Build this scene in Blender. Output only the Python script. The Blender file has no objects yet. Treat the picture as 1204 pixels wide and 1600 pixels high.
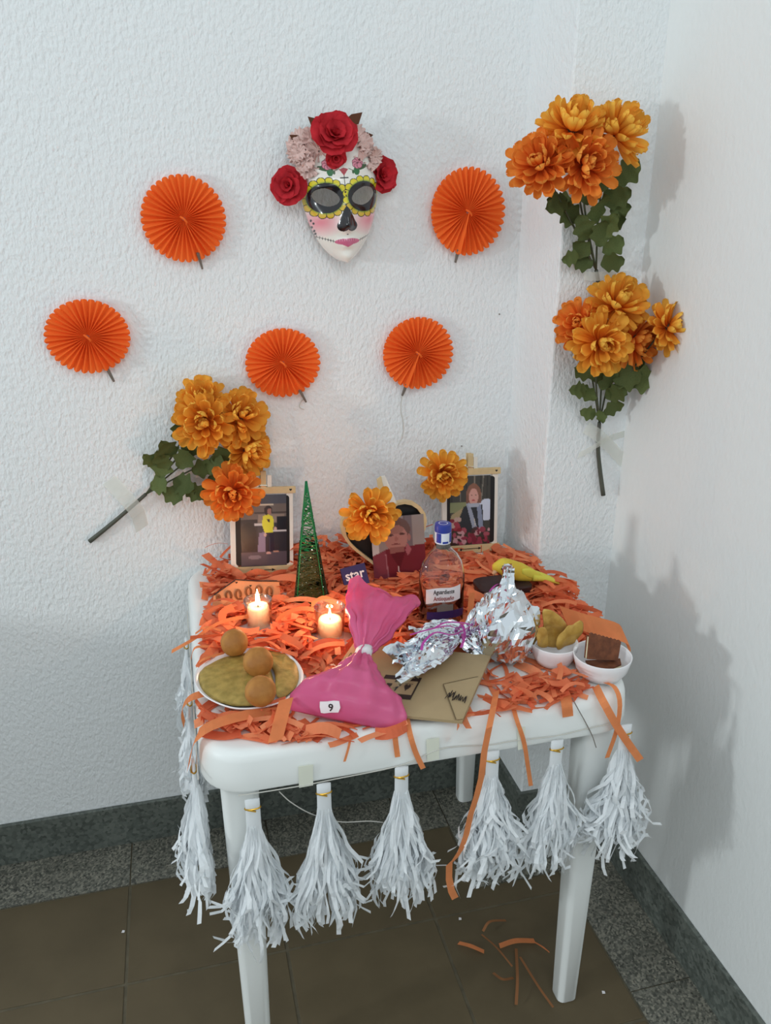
import bpy, math, random
import numpy as np
from mathutils import Vector, Matrix, Quaternion, noise

random.seed(7)
SC = bpy.context.scene
COL = SC.collection

# ------------------------------------------------------------------ camera
CAMZ, FPX = 1.5, 1281.5
YAW, PITCH = math.radians(14.379), math.radians(20.905)
cam = bpy.data.objects.new('camera', bpy.data.cameras.new('camera'))
COL.objects.link(cam)
cam.location = (0, 0, CAMZ)
cam.rotation_euler = (math.pi / 2 - PITCH, 0, -YAW)
cam.data.sensor_fit = 'VERTICAL'
cam.data.sensor_height = 24.0
cam.data.sensor_width = 24.0
cam.data.lens = 24.0 * FPX / 1600
cam.data.clip_start = 0.02
SC.camera = cam

# ------------------------------------------------------------------ light
world = bpy.data.worlds.new('world')
SC.world = world
world.use_nodes = True
bg = world.node_tree.nodes['Background']
bg.inputs[0].default_value = (0.87, 0.96, 1.0, 1)
bg.inputs[1].default_value = 0.80


def area(name, loc, target, sx, sy, power, color):
    l = bpy.data.lights.new(name, 'AREA')
    l.shape = 'RECTANGLE'
    l.size, l.size_y, l.energy, l.color = sx, sy, power, color
    o = bpy.data.objects.new(name, l)
    COL.objects.link(o)
    o.location = loc
    o.rotation_euler = (Vector(target) - Vector(loc)).to_track_quat('-Z', 'Y').to_euler()
    return o


area('window_light', (-3.6, 0.2, 1.62), (0.2, 1.4, 0.9), 0.24, 0.24, 34, (0.90, 0.98, 1.0))
area('ceiling_tube_light', (0.1, -0.9, 2.75), (0.3, 1.5, 0.8), 1.3, 0.5, 10, (0.92, 0.98, 1.0))

SC.view_settings.view_transform = 'Standard'
SC.view_settings.look = 'None'
SC.view_settings.gamma = 1.0
SC.view_settings.use_curve_mapping = False
SC.view_settings.exposure = 0.0

# ------------------------------------------------------------------ measuring helpers
_cy, _sy, _cp, _sp = math.cos(YAW), math.sin(YAW), math.cos(PITCH), math.sin(PITCH)
_D = Vector((_sy * _cp, _cy * _cp, -_sp))
_Rt = Vector((_cy, -_sy, 0))
_Up = _Rt.cross(_D)


def ray(px, py):
    return _Rt * ((px - 602) / FPX) + _Up * ((800 - py) / FPX) + _D


def onz(px, py, z):
    d = ray(px, py)
    return d * ((z - CAMZ) / d.z) + Vector((0, 0, CAMZ))


def ony(px, py, y):
    d = ray(px, py)
    return d * (y / d.y) + Vector((0, 0, CAMZ))


def onx(px, py, x):
    d = ray(px, py)
    return d * (x / d.x) + Vector((0, 0, CAMZ))


WALL_Y, RIGHT_X = 1.73, 0.923
PIL_X, PIL_Y = 0.742, 1.53
T = 0.735                                   # table top height

# ------------------------------------------------------------------ materials


def lin(c):
    out = []
    for v in c[:3]:
        v = v / 255.0
        out.append(v / 12.92 if v <= 0.04045 else ((v + 0.055) / 1.055) ** 2.4)
    return tuple(out)


MATS = {}


def mat(name, rgb, rough=0.6, metal=0.0, var=0.0, vscale=20.0, bump=0.0, bscale=60.0, bmap=(1, 1, 1), bdist=0.002,
        trans=0.0, ior=1.45, coat=0.0, transl=0.0, emit=0.0, spec=0.5, attr=False, rnd=0.0, rgb2=None, sheen=0.0):
    if name in MATS:
        return MATS[name]
    m = bpy.data.materials.new(name)
    m.use_nodes = True
    nt = m.node_tree
    N, L = nt.nodes, nt.links
    p = N['Principled BSDF']
    c = (*lin(rgb), 1)
    p.inputs['Base Color'].default_value = c
    p.inputs['Roughness'].default_value = rough
    p.inputs['Metallic'].default_value = metal
    p.inputs['IOR'].default_value = ior
    p.inputs['Transmission Weight'].default_value = trans
    p.inputs['Coat Weight'].default_value = coat
    p.inputs['Specular IOR Level'].default_value = spec
    if emit:
        p.inputs['Emission Color'].default_value = c
        p.inputs['Emission Strength'].default_value = emit
    tc = N.new('ShaderNodeTexCoord')
    src = None
    if attr:
        a = N.new('ShaderNodeAttribute')
        a.attribute_name = 'Col'
        src = a.outputs['Color']
    if var > 0 or rgb2:
        nz = N.new('ShaderNodeTexNoise')
        nz.inputs['Scale'].default_value = vscale
        nz.inputs['Detail'].default_value = 4
        L.new(tc.outputs['Object'], nz.inputs['Vector'])
        rp = N.new('ShaderNodeValToRGB')
        rp.color_ramp.elements[0].position = 0.35
        rp.color_ramp.elements[1].position = 0.65
        c2 = lin(rgb2) if rgb2 else tuple(v * (1 - var) for v in c[:3])
        rp.color_ramp.elements[0].color = (*c2, 1)
        rp.color_ramp.elements[1].color = c
        L.new(nz.outputs['Fac'], rp.inputs['Fac'])
        src = rp.outputs['Color']
    if rnd > 0:
        oi = N.new('ShaderNodeObjectInfo')
        mr = N.new('ShaderNodeMapRange')
        mr.inputs['To Min'].default_value = 1 - rnd
        mr.inputs['To Max'].default_value = 1 + rnd * 0.6
        L.new(oi.outputs['Random'], mr.inputs['Value'])
        hs = N.new('ShaderNodeHueSaturation')
        L.new(mr.outputs['Result'], hs.inputs['Value'])
        if src:
            L.new(src, hs.inputs['Color'])
        else:
            hs.inputs['Color'].default_value = c
        src = hs.outputs['Color']
    if src:
        L.new(src, p.inputs['Base Color'])
    if bump > 0:
        mp = N.new('ShaderNodeMapping')
        mp.inputs['Scale'].default_value = bmap
        L.new(tc.outputs['Object'], mp.inputs['Vector'])
        bz = N.new('ShaderNodeTexNoise')
        bz.inputs['Scale'].default_value = bscale
        bz.inputs['Detail'].default_value = 3
        L.new(mp.outputs['Vector'], bz.inputs['Vector'])
        bn = N.new('ShaderNodeBump')
        bn.inputs['Strength'].default_value = bump
        bn.inputs['Distance'].default_value = bdist
        L.new(bz.outputs['Fac'], bn.inputs['Height'])
        L.new(bn.outputs['Normal'], p.inputs['Normal'])
    if transl > 0:
        tr = N.new('ShaderNodeBsdfTranslucent')
        if src:
            L.new(src, tr.inputs['Color'])
        else:
            tr.inputs['Color'].default_value = c
        mx = N.new('ShaderNodeMixShader')
        mx.inputs['Fac'].default_value = transl
        L.new(p.outputs[0], mx.inputs[1])
        L.new(tr.outputs[0], mx.inputs[2])
        L.new(mx.outputs[0], N['Material Output'].inputs['Surface'])
    MATS[name] = m
    return m


def mat_terrazzo(name, base, dark, light, scale):
    m = bpy.data.materials.new(name)
    m.use_nodes = True
    N, L = m.node_tree.nodes, m.node_tree.links
    p = N['Principled BSDF']
    p.inputs['Roughness'].default_value = 0.45
    tc = N.new('ShaderNodeTexCoord')
    vo = N.new('ShaderNodeTexVoronoi')
    vo.inputs['Scale'].default_value = scale
    L.new(tc.outputs['Object'], vo.inputs['Vector'])
    rp = N.new('ShaderNodeValToRGB')
    rp.color_ramp.interpolation = 'LINEAR'
    e = rp.color_ramp.elements
    e[0].position, e[0].color = 0.0, (*lin(dark), 1)
    e[1].position, e[1].color = 1.0, (*lin(light), 1)
    k = rp.color_ramp.elements.new(0.45)
    k.color = (*lin(base), 1)
    L.new(vo.outputs['Color'], rp.inputs['Fac'])
    nz = N.new('ShaderNodeTexNoise')
    nz.inputs['Scale'].default_value = 6
    L.new(tc.outputs['Object'], nz.inputs['Vector'])
    mr = N.new('ShaderNodeMapRange')
    mr.inputs['To Min'].default_value = 0.65
    mr.inputs['To Max'].default_value = 1.25
    L.new(nz.outputs['Fac'], mr.inputs['Value'])
    hs = N.new('ShaderNodeHueSaturation')
    L.new(rp.outputs['Color'], hs.inputs['Color'])
    L.new(mr.outputs['Result'], hs.inputs['Value'])
    L.new(hs.outputs['Color'], p.inputs['Base Color'])
    return m


M_WALL = mat('white_stucco', (236, 239, 240), 0.75, bump=1.0, bscale=130, bmap=(1, 1, 0.6), bdist=0.004, spec=0.3)
M_WALL2 = mat('white_fine_stucco', (236, 238, 237), 0.75, bump=0.45, bscale=110, bmap=(1, 1, 0.6), bdist=0.0025, spec=0.3)
M_TILE = mat('brown_floor_tile', (101, 89, 68), 0.5, var=0.15, vscale=9, rnd=0.05, spec=0.25)
M_GROUT = mat('grout', (104, 96, 78), 0.9, var=0.25, vscale=40)
M_TERR = mat_terrazzo('terrazzo', (102, 102, 93), (52, 53, 48), (156, 152, 138), 240)
M_SKIRT = mat_terrazzo('terrazzo_dark', (92, 98, 92), (64, 69, 64), (114, 119, 112), 130)
M_PLASTIC = mat('white_plastic', (236, 239, 237), 0.38, spec=0.4, bump=0.04, bscale=300, bdist=0.0005)
M_PAPER = mat('white_tissue', (246, 249, 251), 0.85, transl=0.32, spec=0.1)
M_GOLD = mat('gold_foil_tie', (190, 150, 60), 0.3, metal=0.9)
M_ORANGE = mat('orange_tissue', (246, 154, 100), 0.75, transl=0.35, var=0.12, vscale=30, spec=0.15)
M_SHRED = mat('orange_crepe', (240, 112, 52), 0.8, transl=0.30, spec=0.1, attr=True)
M_BROWNS = mat('brown_tissue', (150, 100, 62), 0.8, transl=0.2)  # browner, darker tissue for some of the fallen strips
M_FAN = mat('orange_fan_tissue', (255, 124, 54), 0.7, transl=0.25, spec=0.15)
M_CARD = mat('grey_card_tab', (120, 112, 104), 0.7)
M_THREAD = mat('pale_thread', (200, 198, 190), 0.8)
M_PETAL = mat('marigold_petal', (240, 150, 30), 0.6, transl=0.22, spec=0.15, attr=True, rnd=0.12)
M_PETAL2 = mat('deep_orange_petal', (240, 110, 30), 0.6, transl=0.22, spec=0.15, attr=True, rnd=0.12)
M_LEAF = mat('dark_green_leaf', (98, 110, 64), 0.65, var=0.25, vscale=40, transl=0.12, rnd=0.25, spec=0.2)
M_STEM = mat('olive_stem', (74, 78, 56), 0.6)
M_STEMD = mat('dark_grey_stem', (78, 80, 70), 0.55)
M_TAPE = mat('cream_tape', (238, 238, 228), 0.5, transl=0.4)
_n, _l = M_TAPE.node_tree.nodes, M_TAPE.node_tree.links
_src = _n['Material Output'].inputs['Surface'].links[0].from_socket
_tr, _mx = _n.new('ShaderNodeBsdfTransparent'), _n.new('ShaderNodeMixShader')
_mx.inputs['Fac'].default_value = .5
_l.new(_src, _mx.inputs[1])
_l.new(_tr.outputs[0], _mx.inputs[2])
_l.new(_mx.outputs[0], _n['Material Output'].inputs['Surface'])
M_WOOD = mat('pale_wood', (222, 196, 148), 0.6, var=0.15, vscale=30, bump=0.1, bscale=80, bmap=(0.2, 1, 1))
M_WOODW = mat('white_painted_wood', (236, 232, 222), 0.6)
M_WOODB = mat('brown_wood', (150, 92, 52), 0.6, var=0.3, vscale=40)
M_BLACK = mat('matte_black', (20, 18, 20), 0.5)
M_INK = mat('dark_ink', (40, 30, 28), 0.7)
M_PRINT = mat('photo_print', (128, 128, 128), 0.3, attr=True, coat=0.2)
M_MASK = mat('painted_mask_gloss', (240, 238, 230), 0.22, attr=True, coat=0.5)
M_ROSE = mat('red_fabric_rose', (210, 50, 60), 0.7, var=0.25, vscale=60, transl=0.15, rnd=0.12, spec=0.15)
M_LACE = mat('pale_pink_lace', (232, 200, 192), 0.85, var=0.15, vscale=120, spec=0.1)
M_LACEB = mat('brown_leaf', (92, 52, 30), 0.8)
M_GREENW = mat('green_wire', (10, 112, 62), 0.45, metal=0.2)
M_OLIVEW = mat('olive_shaded_wire', (40, 50, 18), 0.5, metal=0.2)  # olive wire; part of its dark tone is shade mixed into the colour
M_GLIT = mat('glitter', (250, 250, 235), 0.15, metal=1.0)
M_GLASS = mat('clear_glass', (255, 255, 255), 0.02, trans=1.0, ior=1.45)
M_THIN = bpy.data.materials.new('thin_clear_glass')
M_THIN.use_nodes = True
_n, _l = M_THIN.node_tree.nodes, M_THIN.node_tree.links
_tr, _gl, _mx, _lw = _n.new('ShaderNodeBsdfTransparent'), _n.new('ShaderNodeBsdfGlossy'), _n.new('ShaderNodeMixShader'), _n.new('ShaderNodeLayerWeight')
_tr.inputs['Color'].default_value = (.96, .96, .95, 1)
_gl.inputs['Roughness'].default_value = .03
_lw.inputs['Blend'].default_value = .42
_l.new(_lw.outputs['Facing'], _mx.inputs['Fac'])
_l.new(_tr.outputs[0], _mx.inputs[1])
_l.new(_gl.outputs[0], _mx.inputs[2])
_l.new(_mx.outputs[0], _n['Material Output'].inputs['Surface'])
M_WAX = mat('white_wax', (255, 244, 226), 0.5, transl=0.35)
M_WICK = mat('wick', (40, 30, 25), 0.9)
M_FLAME = mat('flame', (255, 214, 140), 0.5, emit=28)
M_CERAM = mat('white_ceramic', (240, 238, 240), 0.25)
M_PATTY = mat('golden_fried_dough', (178, 150, 78), 0.55, rgb2=(146, 124, 58), vscale=70, bump=0.5, bscale=140, bdist=0.002)
M_BALL = mat('fried_ball_crust', (190, 132, 62), 0.6, rgb2=(160, 104, 44), vscale=35, bump=0.35, bscale=160, bdist=0.0012)
M_CHIP = mat('fried_plantain', (212, 172, 88), 0.5, rgb2=(180, 136, 56), vscale=50, bump=0.3, bscale=150)
M_WAFER = mat('brown_wafer', (124, 72, 44), 0.7, rgb2=(98, 54, 32), vscale=90, bump=0.4, bscale=250)
M_CREAM = mat('cream_filling', (226, 214, 180), 0.6)
M_PINK = mat('pink_plastic_bag', (234, 116, 162), 0.32, transl=0.3, spec=0.4, rgb2=(226, 102, 150), vscale=12)
M_WHITE = mat('white_label_paper', (236, 232, 234), 0.6)
M_KRAFT = mat('kraft_paper', (170, 148, 112), 0.7, var=0.08, vscale=25)
M_KRAFTD = mat('kraft_fold_line', (104, 88, 62), 0.8)
M_FOIL = mat('aluminium_foil', (226, 231, 236), 0.12, metal=1.0, bump=0.15, bscale=60, bdist=0.002)
M_RIBBON = mat('magenta_ribbon', (176, 60, 150), 0.3)
M_BIRD = mat('yellow_flocked', (222, 204, 70), 0.75, rgb2=(214, 178, 60), vscale=25)
M_BIRDT = mat('lime_yellow_tail', (222, 214, 84), 0.8)
M_PURPLE = mat('dark_purple_card', (52, 38, 92), 0.4)
M_BLUE = mat('blue_cap', (44, 62, 150), 0.35)
M_CAPW = mat('white_cap', (226, 230, 238), 0.35)
M_REDINK = mat('red_print', (150, 40, 40), 0.6)

# ------------------------------------------------------------------ mesh helpers


class MB:
    """collects world-space geometry for one mesh"""

    def __init__(self):
        self.v, self.f, self.mi, self.c = [], [], [], None

    def add(self, verts, faces, mi=0):
        o = len(self.v)
        self.v += [tuple(p) for p in verts]
        self.f += [tuple(i + o for i in f) for f in faces]
        self.mi += [mi] * len(faces)
        return self

    def box(self, c, s, mi=0, rot=None):
        c = Vector(c)
        vs = []
        for x in (-.5, .5):
            for y in (-.5, .5):
                for z in (-.5, .5):
                    p = Vector((x * s[0], y * s[1], z * s[2]))
                    if rot:
                        p = rot @ p
                    vs.append(c + p)
        fs = [(0, 1, 3, 2), (4, 6, 7, 5), (0, 4, 5, 1), (2, 3, 7, 6), (0, 2, 6, 4), (1, 5, 7, 3)]
        return self.add(vs, fs, mi)

    def tube(self, pts, r, n=8, mi=0, cap=True):
        pts = [Vector(p) for p in pts]
        rs = r if isinstance(r, (list, tuple)) else [r] * len(pts)
        vs, fs = [], []
        prev = None
        for i, p in enumerate(pts):
            d = (pts[min(i + 1, len(pts) - 1)] - pts[max(i - 1, 0)])
            d = d.normalized() if d.length > 1e-9 else Vector((0, 0, 1))
            if prev is None:
                a = d.orthogonal().normalized()
            else:
                a = prev - d * prev.dot(d)
                a = a.normalized() if a.length > 1e-6 else d.orthogonal().normalized()
            prev = a
            b = d.cross(a)
            for k in range(n):
                t = 2 * math.pi * k / n
                vs.append(p + (a * math.cos(t) + b * math.sin(t)) * rs[i])
        for i in range(len(pts) - 1):
            for k in range(n):
                fs.append((i * n + k, i * n + (k + 1) % n, (i + 1) * n + (k + 1) % n, (i + 1) * n + k))
        if cap:
            fs.append(tuple(range(n - 1, -1, -1)))
            o = (len(pts) - 1) * n
            fs.append(tuple(o + k for k in range(n)))
        return self.add(vs, fs, mi)

    def rings(self, rings, closed_start=True, closed_end=True, mi=0):
        n = len(rings[0])
        vs = [p for r in rings for p in r]
        fs = []
        for i in range(len(rings) - 1):
            for k in range(n):
                fs.append((i * n + k, i * n + (k + 1) % n, (i + 1) * n + (k + 1) % n, (i + 1) * n + k))
        if closed_start:
            fs.append(tuple(range(n - 1, -1, -1)))
        if closed_end:
            o = (len(rings) - 1) * n
            fs.append(tuple(o + k for k in range(n)))
        return self.add(vs, fs, mi)

    def lathe(self, c, prof, n=32, mi=0, sx=1.0, sy=1.0):
        c = Vector(c)
        rings = []
        for r, z in prof:
            rings.append([c + Vector((r * sx * math.cos(2 * math.pi * k / n), r * sy * math.sin(2 * math.pi * k / n), z))
                          for k in range(n)])
        return self.rings(rings, True, True, mi)

    def ribbon(self, pts, w, side=None, mi=0):
        """flat strip along pts; w width or list; side vector or list of vectors"""
        pts = [Vector(p) for p in pts]
        vs, fs = [], []
        for i, p in enumerate(pts):
            d = pts[min(i + 1, len(pts) - 1)] - pts[max(i - 1, 0)]
            s = side[i] if isinstance(side, list) else side
            if s is None:
                s = d.cross(Vector((0, 0, 1)))
                if s.length < 1e-6:
                    s = Vector((1, 0, 0))
            s = Vector(s).normalized()
            ww = w[i] if isinstance(w, (list, tuple)) else w
            vs += [p - s * ww / 2, p + s * ww / 2]
        for i in range(len(pts) - 1):
            fs.append((2 * i, 2 * i + 1, 2 * i + 3, 2 * i + 2))
        return self.add(vs, fs, mi)

    def extrude_poly(self, pts, off, mi=0):
        """closed polygon pts (world) extruded by vector off"""
        n = len(pts)
        off = Vector(off)
        vs = [Vector(p) for p in pts] + [Vector(p) + off for p in pts]
        fs = [tuple(range(n)), tuple(range(2 * n - 1, n - 1, -1))]
        for k in range(n):
            fs.append((k, (k + 1) % n + 0, n + (k + 1) % n, n + k))
        fs = fs[:2] + [(b, a, d, c) for a, b, c, d in fs[2:]]
        return self.add(vs, fs, mi)


def org(o):
    p = Vector((0, 0, 0))
    while o is not None:
        p += o.location
        o = o.parent
    return p


def build(name, mb, m, parent=None, smooth=False, origin=None, bevel=0.0, autos=None, cols=None):
    """link MB as one mesh object; geometry given in world space"""
    o0 = org(parent) if parent else Vector(origin if origin is not None else (0, 0, 0))
    me = bpy.data.meshes.new(name)
    me.from_pydata([tuple(Vector(v) - o0) for v in mb.v], [], mb.f)
    for mm in (m if isinstance(m, (list, tuple)) else [m]):
        me.materials.append(mm)
    me.polygons.foreach_set('material_index', mb.mi)
    if cols is not None:
        a = me.color_attributes.new('Col', 'FLOAT_COLOR', 'POINT')
        arr = np.ones((len(mb.v), 4), dtype=np.float32)
        arr[:, :3] = cols
        a.data.foreach_set('color', arr.ravel())
    if smooth:
        me.polygons.foreach_set('use_smooth', [True] * len(me.polygons))
    me.validate()
    me.update()
    ob = bpy.data.objects.new(name, me)
    COL.objects.link(ob)
    if parent:
        ob.parent = parent
    else:
        ob.location = o0
    if bevel > 0:
        bm_ = ob.modifiers.new('bevel', 'BEVEL')
        bm_.width, bm_.segments, bm_.limit_method = bevel, 2, 'ANGLE'
    if autos:
        me.polygons.foreach_set('use_smooth', [True] * len(me.polygons))
        me.set_sharp_from_angle(angle=math.radians(autos))
    return ob


def tag(o, label=None, cat=None, group=None, kind=None):
    if label:
        o['label'] = label
    if cat:
        o['category'] = cat
    if group:
        o['group'] = group
    if kind:
        o['kind'] = kind
    return o


def thing(name, label, cat, loc, group=None):
    o = bpy.data.objects.new(name, None)
    o.empty_display_size = 0.03
    COL.objects.link(o)
    o.location = loc
    return tag(o, label, cat, group)


def base_of(mb):
    a = np.array([tuple(v) for v in mb.v])
    lo, hi = a.min(0), a.max(0)
    return Vector(((lo[0] + hi[0]) / 2, (lo[1] + hi[1]) / 2, lo[2]))


def solo(name, mb, m, label, cat, group=None, **k):
    o = build(name, mb, m, None, origin=base_of(mb), **k)
    return tag(o, label, cat, group)


def text_mb(s, size, xf, depth=0.0, bend=None):
    """text as geometry; xf maps (x, y, 0) local text plane to world"""
    cu = bpy.data.curves.new('lettering', 'FONT')
    cu.body = s
    cu.size = size
    cu.align_x = 'CENTER'
    cu.align_y = 'CENTER'
    cu.offset = size * 0.02
    cu.resolution_u = 2
    cu.extrude = depth
    ob = bpy.data.objects.new('lettering', cu)
    COL.objects.link(ob)
    bpy.context.view_layer.update()
    me = bpy.data.meshes.new_from_object(ob.evaluated_get(bpy.context.evaluated_depsgraph_get()))
    mb = MB()
    mb.add([xf(v.co) for v in me.vertices], [tuple(p.vertices) for p in me.polygons])
    bpy.data.objects.remove(ob)
    bpy.data.curves.remove(cu)
    bpy.data.meshes.remove(me)
    return mb


def spline(pts, n):
    """Catmull-Rom through pts"""
    P = [Vector(p) for p in pts]
    P = [P[0] * 2 - P[1]] + P + [P[-1] * 2 - P[-2]]
    out = []
    segs = len(P) - 3
    for i in range(n):
        t = i / (n - 1) * segs
        k = min(int(t), segs - 1)
        u = t - k
        a, b, c, d = P[k:k + 4]
        out.append(0.5 * ((2 * b) + (c - a) * u + (2 * a - 5 * b + 4 * c - d) * u * u + (3 * b - a - 3 * c + d) * u ** 3))
    return out


# ------------------------------------------------------------------ a tiny painter for printed pictures (colour per grid point)


class Paint:
    def __init__(self, w, h, bgc):
        self.w, self.h = w, h
        self.a = np.zeros((h, w, 3))
        self.a[:] = bgc
        self.X, self.Y = np.meshgrid((np.arange(w) + .5) / w, (np.arange(h) + .5) / h)

    def put(self, m, c, al=1.0):
        m = (m.astype(float) * al)[..., None]
        self.a = self.a * (1 - m) + np.array(c, float) * m

    def rect(self, x0, y0, x1, y1, c, al=1.0):
        self.put((self.X >= x0) & (self.X <= x1) & (self.Y >= y0) & (self.Y <= y1), c, al)

    def ell(self, cx, cy, rx, ry, c, al=1.0, ang=0.0, soft=0.0):
        dx, dy = self.X - cx, self.Y - cy
        ca, sa = math.cos(ang), math.sin(ang)
        d = np.sqrt(((dx * ca + dy * sa) / rx) ** 2 + ((-dx * sa + dy * ca) / ry) ** 2)
        m = np.clip((1 + soft - d) / (2 * soft), 0, 1) if soft else (d <= 1)
        self.put(m, c, al)

    def poly(self, pts, c, al=1.0):
        m = np.zeros_like(self.X, bool)
        n = len(pts)
        for i in range(n):
            x0, y0 = pts[i]
            x1, y1 = pts[(i + 1) % n]
            if y0 == y1:
                continue
            cr = ((y0 > self.Y) != (y1 > self.Y)) & (self.X < (x1 - x0) * (self.Y - y0) / (y1 - y0) + x0)
            m ^= cr
        self.put(m, c, al)

    def line(self, x0, y0, x1, y1, w, c, al=1.0, asp=1.0):
        dx, dy = (x1 - x0), (y1 - y0) * asp
        L2 = dx * dx + dy * dy + 1e-12
        t = np.clip(((self.X - x0) * dx + (self.Y - y0) * asp * dy) / L2, 0, 1)
        d = np.hypot(self.X - x0 - t * dx, (self.Y - y0) * asp - t * dy)
        self.put(d <= w / 2, c, al)

    def linear(self):
        a = np.clip(self.a / 255.0, 0, 1)
        return np.where(a <= 0.04045, a / 12.92, ((a + 0.055) / 1.055) ** 2.4)


def picture(name, pt, P00, P10, P01, parent, m=None):
    """grid panel: P00 top-left, P10 top-right, P01 bottom-left"""
    w, h = pt.w, pt.h
    P00, P10, P01 = Vector(P00), Vector(P10), Vector(P01)
    ex, ey = (P10 - P00) / (w - 1), (P01 - P00) / (h - 1)
    mb = MB()
    mb.add([P00 + ex * i + ey * j for j in range(h) for i in range(w)],
           [(j * w + i, (j + 1) * w + i, (j + 1) * w + i + 1, j * w + i + 1) for j in range(h - 1) for i in range(w - 1)])
    return build(name, mb, m or M_PRINT, parent, cols=pt.linear().reshape(-1, 3))


# =================================================================== THE ROOM
def struct(name, mb, m, parent=None, **k):
    o = build(name, mb, m, parent, **k)
    if not parent:
        o['kind'] = 'structure'
    return o


XL, YN, ZT = -2.4, -3.2, 2.75
struct('wall_back', MB().box(((XL + PIL_X) / 2, WALL_Y + .05, ZT / 2), (PIL_X - XL, .1, ZT)), M_WALL)
struct('wall_corner', MB().box(((PIL_X + RIGHT_X) / 2 + .05, (PIL_Y + WALL_Y) / 2 + .05, ZT / 2),
                               (RIGHT_X - PIL_X + .1, WALL_Y - PIL_Y + .1, ZT)), M_WALL, bevel=0.004)
struct('wall_right', MB().box((RIGHT_X + .05, (YN + PIL_Y) / 2, ZT / 2), (.1, PIL_Y - YN, ZT)), M_WALL2)
fl = struct('floor', MB().box(((XL + RIGHT_X) / 2, (YN + WALL_Y) / 2, -.027), (RIGHT_X - XL, WALL_Y - YN, .05)), M_GROUT)
# low unseen wall added at left to shade the lower back wall
struct('shade_blocker_left', MB().box((-1.08, 1.44, .42), (.12, .58, .84)), M_WALL, bevel=0.004)
# brown tiles
P = 0.331
GX = [0.1205 + P * k for k in range(-8, 2)] + [0.7785]
GX = [g for g in GX if g > XL]
GY = [1.5825, 1.3155] + [1.3155 - P * k for k in range(1, 14)]
g = 0.0065
for i in range(len(GX) - 1):
    for j in range(len(GY) - 1):
        x0, x1 = GX[i] + g / 2, GX[i + 1] - g / 2
        y1, y0 = GY[j] - g / 2, GY[j + 1] + g / 2
        mb = MB()
        if i == len(GX) - 2 and j == 0:
            xm, ym = 0.573 - g / 2, 1.374 - g / 2
            mb.extrude_poly([(x0, y0, 0), (x1, y0, 0), (x1, ym, 0), (xm, ym, 0), (xm, y1, 0), (x0, y1, 0)], (0, 0, -.006))
            mb.f = [f[::-1] for f in mb.f]
        else:
            mb.box(((x0 + x1) / 2, (y0 + y1) / 2, -.003), (x1 - x0, y1 - y0, .006))
        build('tile', mb, M_TILE, fl, bevel=0.0012)
# terrazzo border slabs


def slab(x0, x1, y0, y1):
    build('border_slab', MB().box(((x0 + x1) / 2, (y0 + y1) / 2, -.002), (x1 - x0 - .003, y1 - y0 - .003, .007)), M_TERR, fl, bevel=0.0008)


for i in range(len(GX) - 2):
    slab(GX[i], GX[i + 1], 1.5825, WALL_Y)
slab(GX[-2], 0.573, 1.5825, WALL_Y)
slab(0.573, PIL_X, 1.374, WALL_Y)
slab(PIL_X, RIGHT_X, 1.374, PIL_Y)
yy = 1.374
for k in range(13):
    slab(0.7785, RIGHT_X, yy - P, yy)
    yy -= P
SKH = 0.115
struct('baseboard_back', MB().box(((XL + PIL_X) / 2, WALL_Y - .005, SKH / 2), (PIL_X - XL, .01, SKH)), M_SKIRT, bevel=0.002)
_bc = [(PIL_X - .01, WALL_Y - .01, 0), (PIL_X - .01, PIL_Y - .01, 0), (RIGHT_X - .01, PIL_Y - .01, 0), (RIGHT_X - .01, PIL_Y, 0), (PIL_X, PIL_Y, 0), (PIL_X, WALL_Y - .01, 0)]
struct('baseboard_corner', MB().extrude_poly(_bc, (0, 0, SKH)), M_SKIRT)
struct('baseboard_right', MB().box((RIGHT_X - .005, (YN + PIL_Y) / 2 - .01, SKH / 2), (.01, PIL_Y - YN, SKH)), M_SKIRT, bevel=0.002)

# =================================================================== TABLE
TX0, TX1, TY0, TY1 = -0.016, 0.700, 1.020, 1.722
tcx, tcy = (TX0 + TX1) / 2, (TY0 + TY1) / 2


def rrect(x0, x1, y0, y1, r, z, n=8):
    out = []
    for cx, cy, a0 in ((x1 - r, y1 - r, 0), (x0 + r, y1 - r, 90), (x0 + r, y0 + r, 180), (x1 - r, y0 + r, 270)):
        for k in range(n + 1):
            a = math.radians(a0 + 90 * k / n)
            out.append(Vector((cx + r * math.cos(a), cy + r * math.sin(a), z)))
    return out


table = thing('plastic_table', 'square white plastic table dressed as an altar, standing in the corner', 'table', (tcx, tcy, 0))
prof = [(.022, T - .0005), (.016, T), (.008, T - .002), (.003, T - .007), (.000, T - .016), (-.002, T - .040), (-.003, T - .060),
        (-.001, T - .066), (.004, T - .068), (.008, T - .066), (.009, T - .030)]
mb = MB()
mb.rings([rrect(TX0 + d, TX1 - d, TY0 + d, TY1 - d, max(.07 - d, .01), z) for d, z in prof][::-1], True, True)
build('tabletop', mb, M_PLASTIC, table, autos=40)
for lx in (0.038, 0.646):
    for ly in (1.072, 1.672):
        mb = MB()
        rr = []
        for t, z in ((0, 0.0), (0.01, .004), (.5, .35), (1, T - .031)):
            hw, hd = .020 + .010 * t, .020 + .009 * t
            if z == 0:
                hw, hd = hw - .003, hd - .003
            rr.append(rrect(lx - hw, lx + hw, ly - hd, ly + hd, .012, z, 4))
        mb.rings(rr)
        build('leg', mb, M_PLASTIC, table, autos=40)

# =================================================================== helpers for bouquets
PETAL_MESH = {}


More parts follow.
